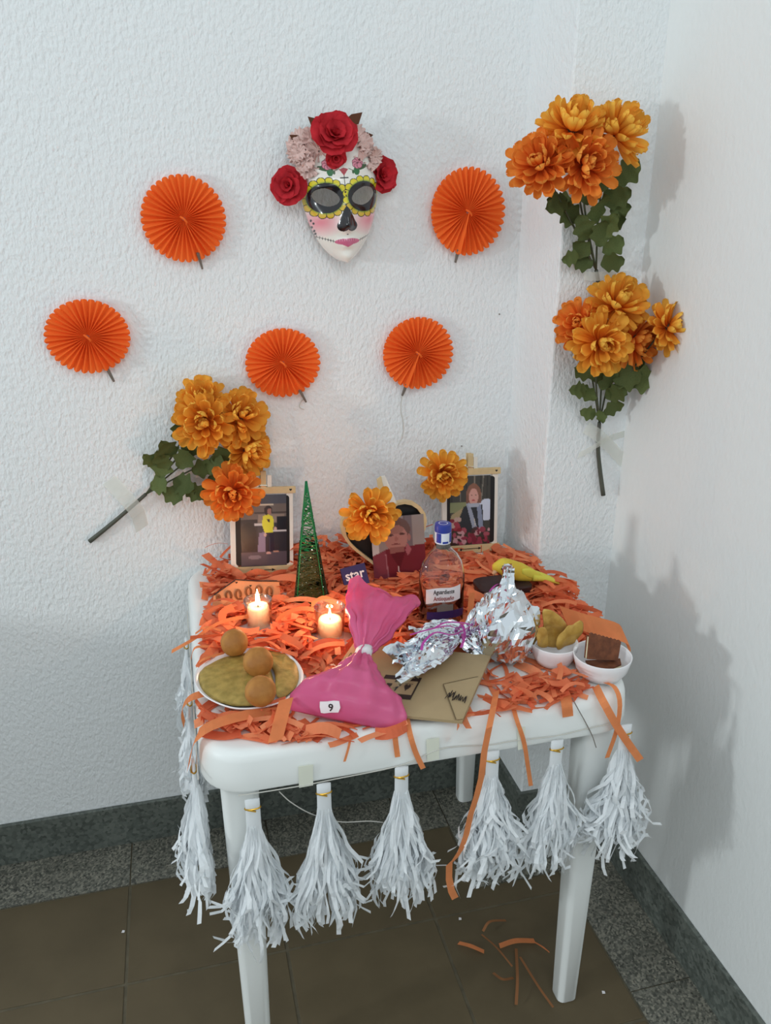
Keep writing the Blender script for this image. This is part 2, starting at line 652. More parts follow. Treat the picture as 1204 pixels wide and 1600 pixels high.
def petal_mesh(kind, deep):
    key = (kind, deep)
    if key in PETAL_MESH:
        return PETAL_MESH[key]
    ns, nw = 9, 4
    curve = {'out': 0.34, 'mid': 0.55, 'in': 0.85}[kind]
    wid = {'out': 0.33, 'mid': 0.37, 'in': 0.50}[kind]
    vs, fs, cs = [], [], []
    a, b, mid = (lin((236, 112, 40)), lin((252, 198, 84)), lin((248, 164, 56)))
    if deep:
        a, b, mid = (lin((230, 94, 38)), lin((252, 170, 76)), lin((246, 134, 54)))
    for i in range(ns + 1):
        t = 1 - (1 - i / ns) ** 1.5
        w = wid * (0.30 + 0.70 * math.sin(min(t * 1.25, 1) * math.pi / 2)) * (math.sqrt(max(0, 1 - max(0, (t - .72) / .28) ** 2.2)) * .93 + .07)
        x = math.sin(curve * t * 1.6) / max(curve * 1.6, 1e-3)
        z = (1 - math.cos(curve * t * 1.6)) / max(curve * 1.6, 1e-3)
        for k in range(nw + 1):
            u = k / nw * 2 - 1
            vs.append((x - .03 * abs(u) * (t > .95), u * w / 2, z + .16 * u * u * math.sin(t * math.pi * .75)))
            c = [a[q] + (mid[q] - a[q]) * min(t / .45, 1) if t < .45 else mid[q] + (b[q] - mid[q]) * (t - .45) / .55 for q in range(3)]
            cs.append(c)
    for i in range(ns):
        for k in range(nw):
            p = i * (nw + 1) + k
            fs.append((p, p + 1, p + nw + 2, p + nw + 1))
    me = bpy.data.meshes.new('petal')
    me.from_pydata(vs, [], fs)
    at = me.color_attributes.new('Col', 'FLOAT_COLOR', 'POINT')
    arr = np.ones((len(vs), 4), dtype=np.float32)
    arr[:, :3] = cs
    at.data.foreach_set('color', arr.ravel())
    me.materials.append(M_PETAL2 if deep else M_PETAL)
    me.polygons.foreach_set('use_smooth', [True] * len(fs))
    PETAL_MESH[key] = me
    return me


def frame_from(n):
    n = Vector(n).normalized()
    x = n.orthogonal().normalized()
    return Matrix((x, n.cross(x), n)).transposed()


RINGS = [(14, -16, .07, 1.02, 'out'), (13, 2, .07, 1.0, 'out'), (12, 18, .06, .95, 'mid'), (9, 34, .05, .84, 'mid'), (7, 50, .04, .66, 'mid'), (4, 68, .02, .42, 'in')]


def bloom(parent, c, n, R, deep=False, rings=RINGS):
    """petals as children of parent (an Empty or a mesh at the bloom centre); c world centre, n facing"""
    M3 = frame_from(n)
    o0 = org(parent)
    for cnt, el, r0, ln, kind in rings:
        ph = random.random() * 6.28
        for k in range(cnt):
            a = ph + 2 * math.pi * k / cnt + random.uniform(-.13, .13)
            e = math.radians(el + random.uniform(-14, 14))
            L = R * ln * random.uniform(.88, 1.08)
            rot = Matrix.Rotation(a, 3, 'Z') @ Matrix.Rotation(-e, 3, 'Y') @ Matrix.Rotation(random.uniform(-.3, .3), 3, 'X')
            pos = M3 @ (Matrix.Rotation(a, 3, 'Z') @ Vector((r0 * R, 0, .02 * R + el * .0022 * R)))
            ob = bpy.data.objects.new('petal', petal_mesh(kind, deep))
            COL.objects.link(ob)
            ob.parent = parent
            ob.matrix_local = Matrix.Translation(Vector(c) + pos - o0) @ (M3 @ rot).to_4x4() @ Matrix.Diagonal((L, L * random.uniform(.85, 1.1), L, 1))


LEAF_ME = {}


def leaf_mesh(var):
    if var in LEAF_ME:
        return LEAF_ME[var]
    rnd = random.Random(var * 13 + 5)
    n = 28
    vs, fs = [], []
    # lobed outline around a midrib; centre row folded down
    outline = []
    for i in range(n):
        t = i / (n - 1)
        base = math.sin(math.pi * min(1, t * 1.02)) ** .6 * .40
        lobe = 1 + .20 * math.cos(t * math.pi * 5.5 + var)
        outline.append((t, base * lobe))
    for i, (t, w) in enumerate(outline):
        dz = -.14 * math.sin(t * 3 + var)
        vs += [(t, -w, dz + .09 + .05 * math.sin(t * 7 + var)), (t, 0, dz * .6), (t, w, dz + .08 + .05 * math.sin(t * 6 + 2 * var))]
    for i in range(n - 1):
        p = 3 * i
        fs += [(p, p + 3, p + 4, p + 1), (p + 1, p + 4, p + 5, p + 2)]
    me = bpy.data.meshes.new('leaf')
    me.from_pydata(vs, [], fs)
    me.materials.append(M_LEAF)
    me.polygons.foreach_set('use_smooth', [True] * len(fs))
    LEAF_ME[var] = me
    return me


def leaf(parent, p, d, up, L):
    d = Vector(d).normalized()
    up = Vector(up)
    y = up.cross(d).normalized()
    z = d.cross(y)
    M3 = Matrix((d, y, z)).transposed()
    ob = bpy.data.objects.new('leaf', leaf_mesh(random.randrange(4)))
    COL.objects.link(ob)
    ob.parent = parent
    ob.matrix_local = Matrix.Translation(Vector(p) - org(parent)) @ M3.to_4x4() @ Matrix.Diagonal((L, L * random.uniform(.85, 1.15), L, 1))


def bouquet(label, blooms, stem, fork, leaves, ysurf, group):
    """blooms: (px,py,y,R,normal,deep); stem: list of world pts ending at the fork"""
    b = thing('artificial_marigold_bouquet', label, 'flower bouquet', stem[0], group)
    build('stem', MB().tube(spline(stem, 12), [.0052 - .0012 * i / 11 for i in range(12)], 8), M_STEMD, b, smooth=True)
    for (px, py, y, R, n, deep) in blooms:
        c = ony(px, py, y)
        nn = Vector(n).normalized()
        h = thing('bloom', None, None, (0, 0, 0))
        h.parent = b
        h.location = c - org(b)
        mb = MB()
        M3 = frame_from(nn)
        rr = []
        for r, z in ((.004, -.30), (.12, -.24), (.20, -.08), (.16, .06), (.05, .16)):
            rr.append([c + M3 @ Vector((r * R * math.cos(q * .785), r * R * math.sin(q * .785), z * R)) for q in range(8)])
        build('flower_base', mb.rings(rr), M_STEM, h, smooth=True)
        bloom(h, c, nn, R, deep)
        e = c - nn * R * .26
        md = (e + Vector(fork)) / 2 - nn * .01
        md.y = min(md.y, ysurf - .008)
        build('stalk', MB().tube(spline([fork, md, e], 9), .0019, 6), M_STEM, b, smooth=True)
    for (px, py, ang, L, y) in leaves:
        a = math.radians(ang)
        d = _Rt * math.cos(a) + Vector((0, 0, 1)) * math.sin(a) + Vector((0, random.uniform(-.45, .15), 0))
        leaf(b, ony(px, py, y), d, (random.uniform(-.4, .4), -1, random.uniform(-.2, .5)), L)
    return b


# bouquet on the left of the back wall
WY = WALL_Y
bouquet('artificial orange marigold bouquet taped aslant to the back wall, left of the photo frames',
        [(316, 628, 1.688, .053, (-.05, -.75, .7), False), (322, 660, 1.655, .066, (-.15, -1, .25), False), (374, 652, 1.670, .060, (.3, -.8, .5), False),
         (384, 704, 1.672, .056, (.6, -.8, -.05), False)],
        [ony(140, 846, 1.722), ony(182, 812, 1.718), ony(228, 772, 1.714)], ony(228, 772, 1.714),
        [(236, 760, 20, .045, 1.705), (250, 745, 75, .05, 1.70), (262, 735, 110, .05, 1.695), (270, 750, -20, .055, 1.70), (290, 760, -35, .045, 1.70),
         (280, 730, 60, .055, 1.69), (300, 735, 10, .05, 1.69), (272, 715, 120, .05, 1.69), (296, 712, 70, .05, 1.685), (320, 725, -10, .05, 1.68),
         (310, 760, -70, .035, 1.70), (335, 720, 40, .05, 1.68), (285, 690, 100, .045, 1.69), (345, 735, -15, .045, 1.69), (325, 745, -30, .045, 1.69),
         (255, 765, -25, .05, 1.705), (245, 728, 130, .04, 1.70)],
        WY, 'marigold bouquets taped to the walls')
# upper bouquet on the corner pillar
bouquet('upper artificial orange marigold bouquet taped high on the white corner pillar',
        [(893, 205, 1.452, .060, (-.1, -.75, .9), False), (960, 212, 1.455, .060, (.35, -.7, .7), False), (845, 258, 1.455, .060, (-.65, -.8, .35), True),
         (912, 258, 1.430, .062, (-.05, -1, .05), True)],
        [ony(936, 452, 1.520), ony(934, 440, 1.518), ony(931, 422, 1.516)], ony(931, 422, 1.516),
        [(925, 415, 160, .042, 1.51), (938, 415, 20, .045, 1.505), (922, 398, 150, .045, 1.50), (940, 395, 35, .048, 1.505), (915, 375, 120, .055, 1.50),
         (935, 370, 60, .055, 1.495), (930, 350, 95, .06, 1.49), (945, 350, 15, .04, 1.495), (905, 345, 150, .05, 1.495), (895, 320, 170, .05, 1.49),
         (915, 320, 90, .06, 1.48), (940, 318, 30, .055, 1.485), (955, 285, 45, .06, 1.49), (885, 312, 200, .05, 1.49), (930, 300, 110, .05, 1.475),
         (905, 400, 190, .035, 1.50), (952, 330, 10, .04, 1.49), (935, 385, 90, .05, 1.49)],
        PIL_Y, 'marigold bouquets taped to the walls')
# lower bouquet on the corner pillar
bouquet('lower artificial orange marigold bouquet on the corner pillar, one bloom spreading over the right wall',
        [(962, 478, 1.462, .060, (.1, -.8, .65), False), (990, 530, 1.470, .056, (.4, -1, -.1), True), (905, 508, 1.478, .050, (-.7, -.75, .3), True),
         (936, 536, 1.425, .062, (-.12, -1, .02), False), (1043, 512, 1.405, .052, (.25, -1, .35), False)],
        [ony(942, 774, 1.514), ony(937, 735, 1.520), ony(934, 700, 1.520), ony(936, 660, 1.518)], ony(936, 660, 1.518),
        [(930, 648, 165, .04, 1.51), (942, 645, 30, .045, 1.505), (930, 625, 140, .045, 1.50), (945, 622, 40, .05, 1.50), (915, 610, 175, .045, 1.495),
         (935, 600, 95, .055, 1.49), (955, 590, 10, .06, 1.49), (975, 588, 0, .065, 1.485), (925, 585, 160, .05, 1.485), (950, 605, -20, .045, 1.495),
         (990, 580, 40, .05, 1.48), (935, 640, -80, .03, 1.505), (940, 610, 70, .05, 1.49)],
        PIL_Y, 'marigold bouquets taped to the walls')


def tape(pts4, label, m=M_TAPE, group='translucent cream tape'):
    """curved tape strip through world pts with width; (pts, width, side)"""
    mb = MB()
    for pts, w, side in pts4:
        mb.ribbon(spline(pts, 8), w, side)
    return solo('adhesive_tape', mb, m, label, 'tape', group)


V = Vector
tape([([ony(170, 750, 1.7285), ony(196, 778, 1.7085), ony(214, 800, 1.7070), ony(222, 826, 1.7285)], .032, V((.8, 0, .5)))],
     'translucent cream tape holding the stem of the slanted bouquet on the back wall')
tape([([ony(912, 431, 1.5285), ony(928, 432, 1.510), ony(946, 431, 1.509), ony(978, 430, 1.5285)], .017, V((.05, 0, 1)))],
     'short cream tape across the stem of the upper pillar bouquet')
tape([([ony(903, 712, 1.5285), ony(924, 701, 1.515), ony(938, 692, 1.510), ony(960, 682, 1.5285), ony(985, 676, 1.5285)], .016, V((.3, 0, 1)))],
     'cream tape bow across the stem of the lower pillar bouquet, lower end hanging left')
tape([([ony(915, 668, 1.5285), ony(934, 680, 1.512), ony(950, 695, 1.518), ony(975, 722, 1.5285)], .026, V((.6, 0, 1)))],
     'wider cream tape piece wrapped round the lower pillar bouquet stem, slanting down right')

# =================================================================== PAPER FANS


def fan(label, px, py, rx_px, ry_px, stem_px, tilt=(0, 0), N=36, thread=None):
    yc = WALL_Y - .016
    c = ony(px, py, yc)
    k = (ony(px + 50, py, yc) - ony(px - 50, py, yc)).length / 100
    RX, RZ = rx_px * k, ry_px * k
    f = thing('paper_fan', label, 'paper fan', ony(stem_px[-1][0], stem_px[-1][1], WALL_Y - .004), 'orange paper fans on the back wall')
    nr, na = 9, N * 8
    seam = math.atan2(-(stem_px[0][1] - py), stem_px[0][0] - px)
    mb = MB()
    vs, fs = [], []
    jit = [random.uniform(.75, 1.2) for _ in range(N)]
    for i in range(nr + 1):
        t = .04 + .96 * i / nr
        for j in range(na):
            a = seam + 2 * math.pi * j / na
            ph = (j % 8) / 8
            tri = .5 * (abs(ph * 2 - 1) * 2 - 1) + .5 * math.cos(2 * math.pi * ph)   # ridge at ph 0, valley at .5
            amp = .0044 * jit[j // 8] * min(1, t * 3.0)
            rim = 1.0
            if i >= nr - 1:
                dd_ = 1 - abs(ph * 2 - 1)
                rim = 1 - (.075 if i == nr else .015) * (1 - math.sqrt(max(0, 1 - dd_ * dd_)))
            x = RX * t * rim * math.cos(a)
            z = RZ * t * rim * math.sin(a)
            y = -tri * amp + .004 * (1 - t) + tilt[0] * x + tilt[1] * z
            vs.append(c + Vector((x, y, z)))
    for i in range(nr):
        for j in range(na):
            fs.append((i * na + j, i * na + (j + 1) % na, (i + 1) * na + (j + 1) % na, (i + 1) * na + j))
    mb.add(vs, fs)
    build('pleated_disc', mb, M_FAN, f)
    # glued overlap flap and central twist
    d = Vector((RX * math.cos(seam), 0, RZ * math.sin(seam)))
    mb = MB().ribbon([c + Vector((0, -.008, 0)), c + d * .5 + Vector((0, -.009, 0)), c + d * .98 + Vector((0, -.007, 0))], [.003, .008, .012], Vector((0, -1, .0)) + d.cross(Vector((0, 1, 0))).normalized() * .3)
    build('overlap_flap', mb, M_FAN, f)
    mb = MB().tube([c + Vector((-.006, -.004, .004)), c + Vector((0, -.010, 0)), c + Vector((.005, -.009, -.006)), c + Vector((.004, -.003, -.01))], .0022, 6)
    build('centre_knot', mb, M_FAN, f, smooth=True)
    s0 = ony(stem_px[0][0], stem_px[0][1], yc)
    s1 = ony(stem_px[1][0], stem_px[1][1], WALL_Y - .006)
    build('card_tab', MB().tube([s0, (s0 + s1) / 2, s1], [.0042, .0036, .0026], 4), M_CARD, f)
    if thread:
        build('thread', MB().tube(spline([ony(x, y, WALL_Y - .004) for x, y in thread], 16), .0009, 5), M_THREAD, f)
    return f


fan('orange pleated paper fan at upper left, left of the skull mask', 287, 342, 67, 67, [(309, 395), (316, 420)])
fan('orange pleated paper fan nearest the left edge of the photo', 137, 526, 68, 61, [(168, 577), (178, 596)], N=34)
fan('orange pleated paper fan low in the middle, left of the fan with a long thread', 442, 567, 59, 54, [(468, 610), (478, 628)], N=32,
    thread=[(476, 622), (470, 628), (468, 636), (475, 640)])
fan('orange pleated paper fan with a long loose thread hanging below it', 653, 552, 55, 54, [(635, 600), (628, 618)], N=34,
    thread=[(628, 618), (626, 640), (630, 662), (629, 680), (622, 695)])
fan('orange pleated paper fan right of the skull mask, beside the pillar', 731, 331, 58, 62, [(716, 390), (711, 410)], N=36)

# =================================================================== SKULL MASK
CH = ony(531, 408, WALL_Y - .012)                 # chin base point
MX, MZ = CH.x, CH.z
mask = thing('skull_mask', 'glossy painted sugar-skull mask with red roses, hung on the back wall', 'mask', (MX, WALL_Y, MZ))
HW, HH = .079, .248


def half_w(z):                                    # half width at height above chin
    t = max(0, min(1, z / HH))
    if t < .62:
        return HW * (1 - (1 - t / .62) ** 2.0) ** .60 * .985 + .0005
    return HW * max(0, 1 - ((t - .62) / .40) ** 2.4) ** .5 * .985 + .0005


ZK = .89                                         # height of the face features


def mask_depth(x, z):
    w = half_w(z)
    zf = z / ZK
    u = max(-1, min(1, x / w)) if w > 1e-5 else 1
    prof = .030 + .040 * math.sin(math.pi * min(1, max(0, (z + .02) / (HH + .03)))) ** .7
    d = prof * (max(0, 1 - abs(u) ** 2.3)) ** .62

    def bumpf(x0, z0, sx, sz, h):
        return h * math.exp(-((x - x0) / sx) ** 2 - ((zf - z0) / sz) ** 2)
    d += bumpf(0, .092, .011, .022, .017) + bumpf(0, .078, .016, .010, .010)       # nose
    d += bumpf(0, .046, .020, .008, .006) + bumpf(0, .036, .014, .006, .004)       # lips
    d += bumpf(0, .012, .020, .012, .006)                                          # chin
    d += bumpf(-.036, .162, .026, .008, .005) + bumpf(.036, .162, .026, .008, .005)
    for s in (-1, 1):
        d -= bumpf(s * .037, .135, .020, .014, .008)
        d += bumpf(s * .046, .100, .018, .014, .004)
    return d


NU, NV = 230, 340
pw, ph_ = 2 * HW, HH


class MaskPaint(Paint):
    pass


pt = Paint(NU, NV, (240, 238, 230))
# pt coordinates: X,Y in 0..1 are replaced by metres (x from centre, z above chin)
vs, fs = [], []
XX = np.zeros((NV, NU))
ZZ = np.zeros((NV, NU))
for j in range(NV):
    z = HH * (1 - j / (NV - 1)) * .998 + .0003
    w = half_w(z)
    for i in range(NU):
        u = i / (NU - 1) * 2 - 1
        x = u * w
        XX[j, i], ZZ[j, i] = x, z
        vs.append(Vector((MX + x, WALL_Y - .020 - mask_depth(x, z) * .86, MZ + z)))
pt.X, pt.Y = XX, ZZ / ZK
BLK, YEL, GRN = (22, 20, 26), (224, 208, 40), (60, 92, 56)
for s in (-1, 1):
    pt.ell(s * .050, .088, .026, .018, (236, 120, 140), .75, soft=.9)              # blush
for s in (-1, 1):
    ex, ez = s * .0375, .137
    n = 16
    for k in range(n):
        a = 2 * math.pi * k / n + .18
        q, rr_ = (ex + .0365 * math.cos(a), ez + .0345 * math.sin(a)), .0072
        pt.ell(q[0], q[1], rr_ + .0010, rr_ + .0010, (34, 36, 18))
        pt.ell(q[0], q[1], rr_ - .0004, rr_ - .0004, YEL if math.sin(a) > -.3 else (214, 178, 56))
    pt.ell(ex, ez, .0345, .0325, (120, 150, 50), .9, soft=.06)
    pt.ell(ex, ez, .0330, .0308, BLK)
# nose: upturned heart
pt.ell(-.0085, .079, .0115, .0115, BLK)
pt.ell(.0085, .079, .0115, .0115, BLK)
pt.poly([(-.018, .084), (-.006, .112), (0, .120), (.006, .112), (.018, .084)], BLK)
# lips and stitches
pt.ell(0, .046, .025, .0068, (214, 120, 150))
pt.poly([(-.025, .047), (0, .034), (.025, .047)], (206, 108, 142))
pt.line(-.056, .058, -.024, .047, .0011, BLK)
pt.line(.024, .047, .050, .056, .0011, BLK)
for k in range(7):
    for s in (-1, 1):
        x = s * (.027 + .0045 * k)
        z = .0478 + .0016 * k
        pt.line(x, z - .003, x, z + .003, .0009, BLK)
for k in range(8):
    x = -.018 + k * .0045
    pt.line(x, .047, x, .051, .0007, (120, 50, 70))
pt.line(-.001, .061, .001, .061, .002, (120, 110, 110))
# scroll dots on the cheek
for (x, z) in ((-.064, .092), (-.060, .086), (-.062, .078), (-.058, .070), (-.056, .064)):
    pt.ell(x, z, .0016, .0028, (60, 56, 60))
# forehead: stem, heart, scrolls, roses with leaves
pt.line(0, .156, 0, .180, .0014, BLK)
pt.line(-.007, .176, .007, .176, .003, BLK)
pt.ell(0, .1475, .002, .002, BLK)
pt.ell(.001, .141, .0014, .0014, BLK)
pt.poly([(-.009, .193), (0, .180), (.009, .193), (0, .196)], (176, 52, 64))
for s in (-1, 1):
    pt.line(s * .010, .194, s * .018, .190, .0014, GRN)
    pt.ell(s * .0185, .187, .0022, .004, GRN)
    pt.ell(s * .036, .196, .013, .005, (52, 86, 48), ang=s * .3)
    pt.ell(s * .026, .189, .006, .009, (40, 110, 60))
    for k in range(7):
        a = k * .9
        pt.ell(s * .029 + .006 * math.cos(a), .204 + .006 * math.sin(a), .0058, .0058, (110, 40, 60))
        pt.ell(s * .029 + .006 * math.cos(a), .204 + .006 * math.sin(a), .0048, .0048, (224, 140, 160))
for j in range(NV - 1):
    for i in range(NU - 1):
        x, z = XX[j, i], ZZ[j, i]
        s = -1 if x < 0 else 1
        dx, dz = (x - s * .0375) * s, z / ZK - .139
        dz2 = dz - .20 * dx                                  # almond tilted up outwards
        if (abs(dx) / .0255) ** 1.7 + (abs(dz2) / .0180) ** 1.9 < 1:
            continue
        fs.append((j * NU + i, (j + 1) * NU + i, (j + 1) * NU + i + 1, j * NU + i + 1))
_pc = Vector((MX, 0, MZ + .12))
_rr = Matrix.Rotation(math.radians(-3.0), 3, 'Y')
vs = [_pc + _rr @ (p - _pc) for p in vs]
mb = MB().add(vs, fs)
face = build('face', mb, M_MASK, mask, smooth=True, cols=pt.linear().reshape(-1, 3))
sm = face.modifiers.new('thickness', 'SOLIDIFY')
sm.thickness, sm.offset = .0018, -1


def rose(parent, c, n, R, m=M_ROSE, name='rose', rows=((5, .95, 12), (5, .80, 34), (4, .58, 56), (3, .36, 76))):
    M3 = frame_from(n)
    h = bpy.data.objects.new(name, None)
    h.empty_display_size = .01
    COL.objects.link(h)
    h.parent = parent
    h.location = Vector(c) - org(parent)
    for cnt, rr_, el in rows:
        ph = random.random() * 6.28
        for k in range(cnt):
            a = ph + 2 * math.pi * k / cnt + random.uniform(-.15, .15)
            e = math.radians(el + random.uniform(-6, 6))
            mb = MB()
            ns, nw = 6, 6
            L = R * rr_ * random.uniform(.92, 1.08)
            W = L * 1.25
            vs, fs = [], []
            for i in range(ns + 1):
                t = i / ns
                for q in range(nw + 1):
                    u = q / nw * 2 - 1
                    w = W * .5 * (.35 + .65 * math.sin(min(1, t * 1.3) * math.pi / 2)) * (1 if t < .7 else math.sqrt(max(.05, 1 - ((t - .7) / .36) ** 2)))
                    curl = .10 * L * max(0, t - .72) / .28
                    x, y, z = t * L, u * w, .25 * L * u * u * (1 - .3 * t) - curl + .03 * L * math.sin(u * 5 + t * 7)
                    p = Vector((x * math.cos(e) - z * math.sin(e), y, x * math.sin(e) + z * math.cos(e)))
                    p = Matrix.Rotation(a, 3, 'Z') @ p
                    vs.append(Vector(c) + M3 @ p)
            for i in range(ns):
                for q in range(nw):
                    o = i * (nw + 1) + q
                    fs.append((o, o + 1, o + nw + 2, o + nw + 1))
            mb.add(vs, fs)
            build('petal', mb, m, h, smooth=True)
    return h


def mp(px, py, y):
    return ony(px, py, y)


def ruffle(parent, c, n, R):
    M3 = frame_from(n)
    mb = MB()
    for lay in range(5):
        tl = Matrix.Rotation(random.uniform(-.5, .5), 3, 'X') @ Matrix.Rotation(random.uniform(-.5, .5), 3, 'Y')
        sh = Vector((random.uniform(-.35, .35) * R, random.uniform(-.35, .35) * R, 0))
        na, nr = 72, 4
        vs, fs = [], []
        ph = random.random() * 6
        for i in range(nr + 1):
            t = .1 + .9 * i / nr
            for j in range(na):
                a = 2 * math.pi * j / na
                r = R * .62 * (1 - .06 * lay) * t * (1 + .07 * math.sin(5 * a + ph) * t) * (1 - .05 * (j % 4 == 0) * (i == nr))
                z = R * (.10 + .06 * lay + (.12 * math.sin(13 * a + ph * 2) + .05 * math.sin(29 * a)) * t * t)
                vs.append(Vector(c) + M3 @ (tl @ Vector((r * math.cos(a), r * math.sin(a), z)) + sh))
        for i in range(nr):
            for j in range(na):
                fs.append((i * na + j, i * na + (j + 1) % na, (i + 1) * na + (j + 1) % na, (i + 1) * na + j))
        mb.add(vs, fs)
    return build('lace_ruffle', mb, M_LACE, parent, smooth=True)


# brown and green trim behind, pale lace, roses
for (px, py, ang, L) in ((545, 195, 40, .035), (560, 215, 10, .03), (500, 200, 140, .03), (470, 222, 150, .025)):
    a = math.radians(ang)
    mb = MB().extrude_poly([mp(px, py, 1.70) + Vector((math.cos(a + q) * L * r, 0, math.sin(a + q) * L * r)) for q, r in ((0, 1), (.6, .55), (2.2, .4), (3.14, .3), (-2.2, .4), (-.6, .55))], (0, .002, 0))
    build('trim_leaf', mb, M_LACEB, mask)
ruffle(mask, mp(487, 233, 1.684), (-.35, -1, .3), .044)
ruffle(mask, mp(476, 252, 1.680), (-.5, -1, .1), .036)
ruffle(mask, mp(466, 228, 1.700), (-.6, -1, .4), .034)
ruffle(mask, mp(560, 228, 1.684), (.3, -1, .4), .042)
ruffle(mask, mp(572, 246, 1.684), (.5, -1, .1), .036)
rose(mask, mp(522, 212, 1.652), (.02, -1, .45), .047)
rose(mask, mp(524, 246, 1.646), (0, -1, -.35), .020)
rose(mask, mp(451, 290, 1.700), (-.5, -1, .1), .038)
rose(mask, mp(595, 274, 1.702), (.45, -1, .05), .036)

# =================================================================== TABLE THINGS
FOOT = []                                        # (cx, cy, rx, ry, z) footprints that shredded paper keeps clear of


def foot(c, rx, ry=None, z=None):
    FOOT.append((c[0], c[1], rx, ry or rx, z if z is not None else T + .006))


# ---- photo frames -----------------------------------------------------------


def local_frame(o, ex, ez):
    ex = Vector(ex).normalized()
    ez = Vector(ez).normalized()
    ey = ez.cross(ex).normalized()                # points away from viewer
    return lambda x, z, y=0.0: Vector(o) + ex * x + ez * z + ey * y


def board(F, x0, x1, z0, z1, y0, y1):
    mb = MB()
    vs = [F(x, z, y) for x in (x0, x1) for z in (z0, z1) for y in (y0, y1)]
    mb.add(vs, [(0, 1, 3, 2), (4, 6, 7, 5), (0, 4, 5, 1), (2, 3, 7, 6), (0, 2, 6, 4), (1, 5, 7, 3)])
    return mb


def clothespin(F, x, z, parent, tilt=0.0, s=1.0):
    """small wooden peg clipped on the top edge"""
    c, sn = math.cos(tilt), math.sin(tilt)

    def G(u, v, y):
        return F(x + (u * c - v * sn) * s, z + (u * sn + v * c) * s, y)
    pin = None
    for k, (y0, y1, m) in enumerate(((-.009, -.004, M_WOOD), (.002, .007, M_WOOD))):
        mb = MB()
        vs = [G(u, v, y) for u in (-.005, .005) for v in (-.012, .030) for y in (y0 * s, y1 * s)]
        mb.add(vs, [(0, 1, 3, 2), (4, 6, 7, 5), (0, 4, 5, 1), (2, 3, 7, 6), (0, 2, 6, 4), (1, 5, 7, 3)])
        o = build('peg', mb, m, parent if k == 0 else pin)
        pin = pin or o
    build('spring', MB().tube([G(-.007, .004, -.001), G(-.006, .004, -.011), G(.006, .004, -.011), G(.007, .004, -.001)], .0011 * s, 6), M_GLIT, pin)
    for dx in (-.012, .012):
        mb = MB()
        vs = [G(u + dx, v, y) for u in (-.004, .004) for v in (-.006, .022) for y in (-.003 * s, .001 * s)]
        mb.add(vs, [(0, 1, 3, 2), (4, 6, 7, 5), (0, 4, 5, 1), (2, 3, 7, 6), (0, 2, 6, 4), (1, 5, 7, 3)])
        build('wooden_slip', mb, M_WOODW, pin)


def heart_pts(s, n=24):
    out = []
    for k in range(n):
        t = 2 * math.pi * k / n
        out.append((s * 16 * math.sin(t) ** 3 / 17, s * (13 * math.cos(t) - 5 * math.cos(2 * t) - 2 * math.cos(3 * t) - math.cos(4 * t)) / 17))
    return out


def rect_frame(label, bl, br, tl, y0, lean, pt, dx, pin_x):
    """bl/br/tl: pixel corners; y0 depth of the foot"""
    A, B = ony(*bl, y0), ony(*br, y0)
    C0 = ony(*tl, y0 + lean)
    W = (B - A).length
    ex = (B - A).normalized()
    ez = (C0 - A)
    ez = (ez - ex * ez.dot(ex)).normalized()
    H = (C0 - A).dot(ez)
    F = local_frame(A, ex, ez)
    f = thing('photo_frame', label, 'photo frame', (A + B) / 2, 'wooden frames with photographs')
    build('top_bar', board(F, W * .02, W * 1.03, H * .925, H * 1.0, -.006, .004), M_WOOD, f, bevel=.0008)
    build('bottom_bar', board(F, 0, W * 1.03, 0, H * .095, -.006, .004), M_WOOD, f, bevel=.0008)
    build('side_bar', board(F, .0, W * .11, H * .09, H * .925, -.003, .004), M_WOODW, f, bevel=.0006)
    build('side_bar', board(F, W * .885, W * .99, H * .09, H * .925, -.003, .004), M_WOODW, f, bevel=.0006)
    mb = MB()
    out = []
    for cx, cz, a0 in ((W * .93 - .006, H * .90 - .006, 0), (W * .08 + .006, H * .90 - .006, 90), (W * .08 + .006, H * .11 + .006, 180), (W * .93 - .006, H * .11 + .006, 270)):
        for k in range(5):
            a = math.radians(a0 + k * 22.5)
            out.append(F(cx + .006 * math.cos(a), cz + .006 * math.sin(a), -.0036))
    mb.extrude_poly(out[::-1], F(0, 0, .005) - F(0, 0, 0))
    build('black_backing', mb, M_BLACK, f)
    p = picture('photograph', pt, F(W * (.14 + dx), H * .915, -.0045), F(W * (.86 + dx), H * .915, -.0045), F(W * (.14 + dx), H * .10, -.0045), f)
    hp = MB()
    hp.add([F(W * .95 + x, H * .965 + z, -.0065) for x, z in heart_pts(.0032)], [tuple(range(24))[::-1]])
    build('heart_mark', hp, M_INK, f)
    am = MB().tube([F(W * .34, H * .05, -.0065), F(W * .64, H * .052, -.0065)], .0008, 4)
    am.add([F(W * .64, H * .052 + .003, -.0068), F(W * .64, H * .052 - .003, -.0068), F(W * .70, H * .052, -.0068)], [(0, 1, 2)])
    am.add([F(W * .34, H * .05 + .004, -.0068), F(W * .34, H * .05 - .004, -.0068), F(W * .31, H * .05 - .003, -.0068), F(W * .31, H * .05 + .003, -.0068)], [(0, 1, 2, 3)])
    build('arrow_mark', am, M_INK, f)
    build('easel_leg', MB().tube([F(W * .5, H * .8, .006), F(W * .5, 0.004, .045)], .004, 6), M_WOOD, f)
    clothespin(F, W * pin_x, H, f, s=1.15)
    return f, F, W, H


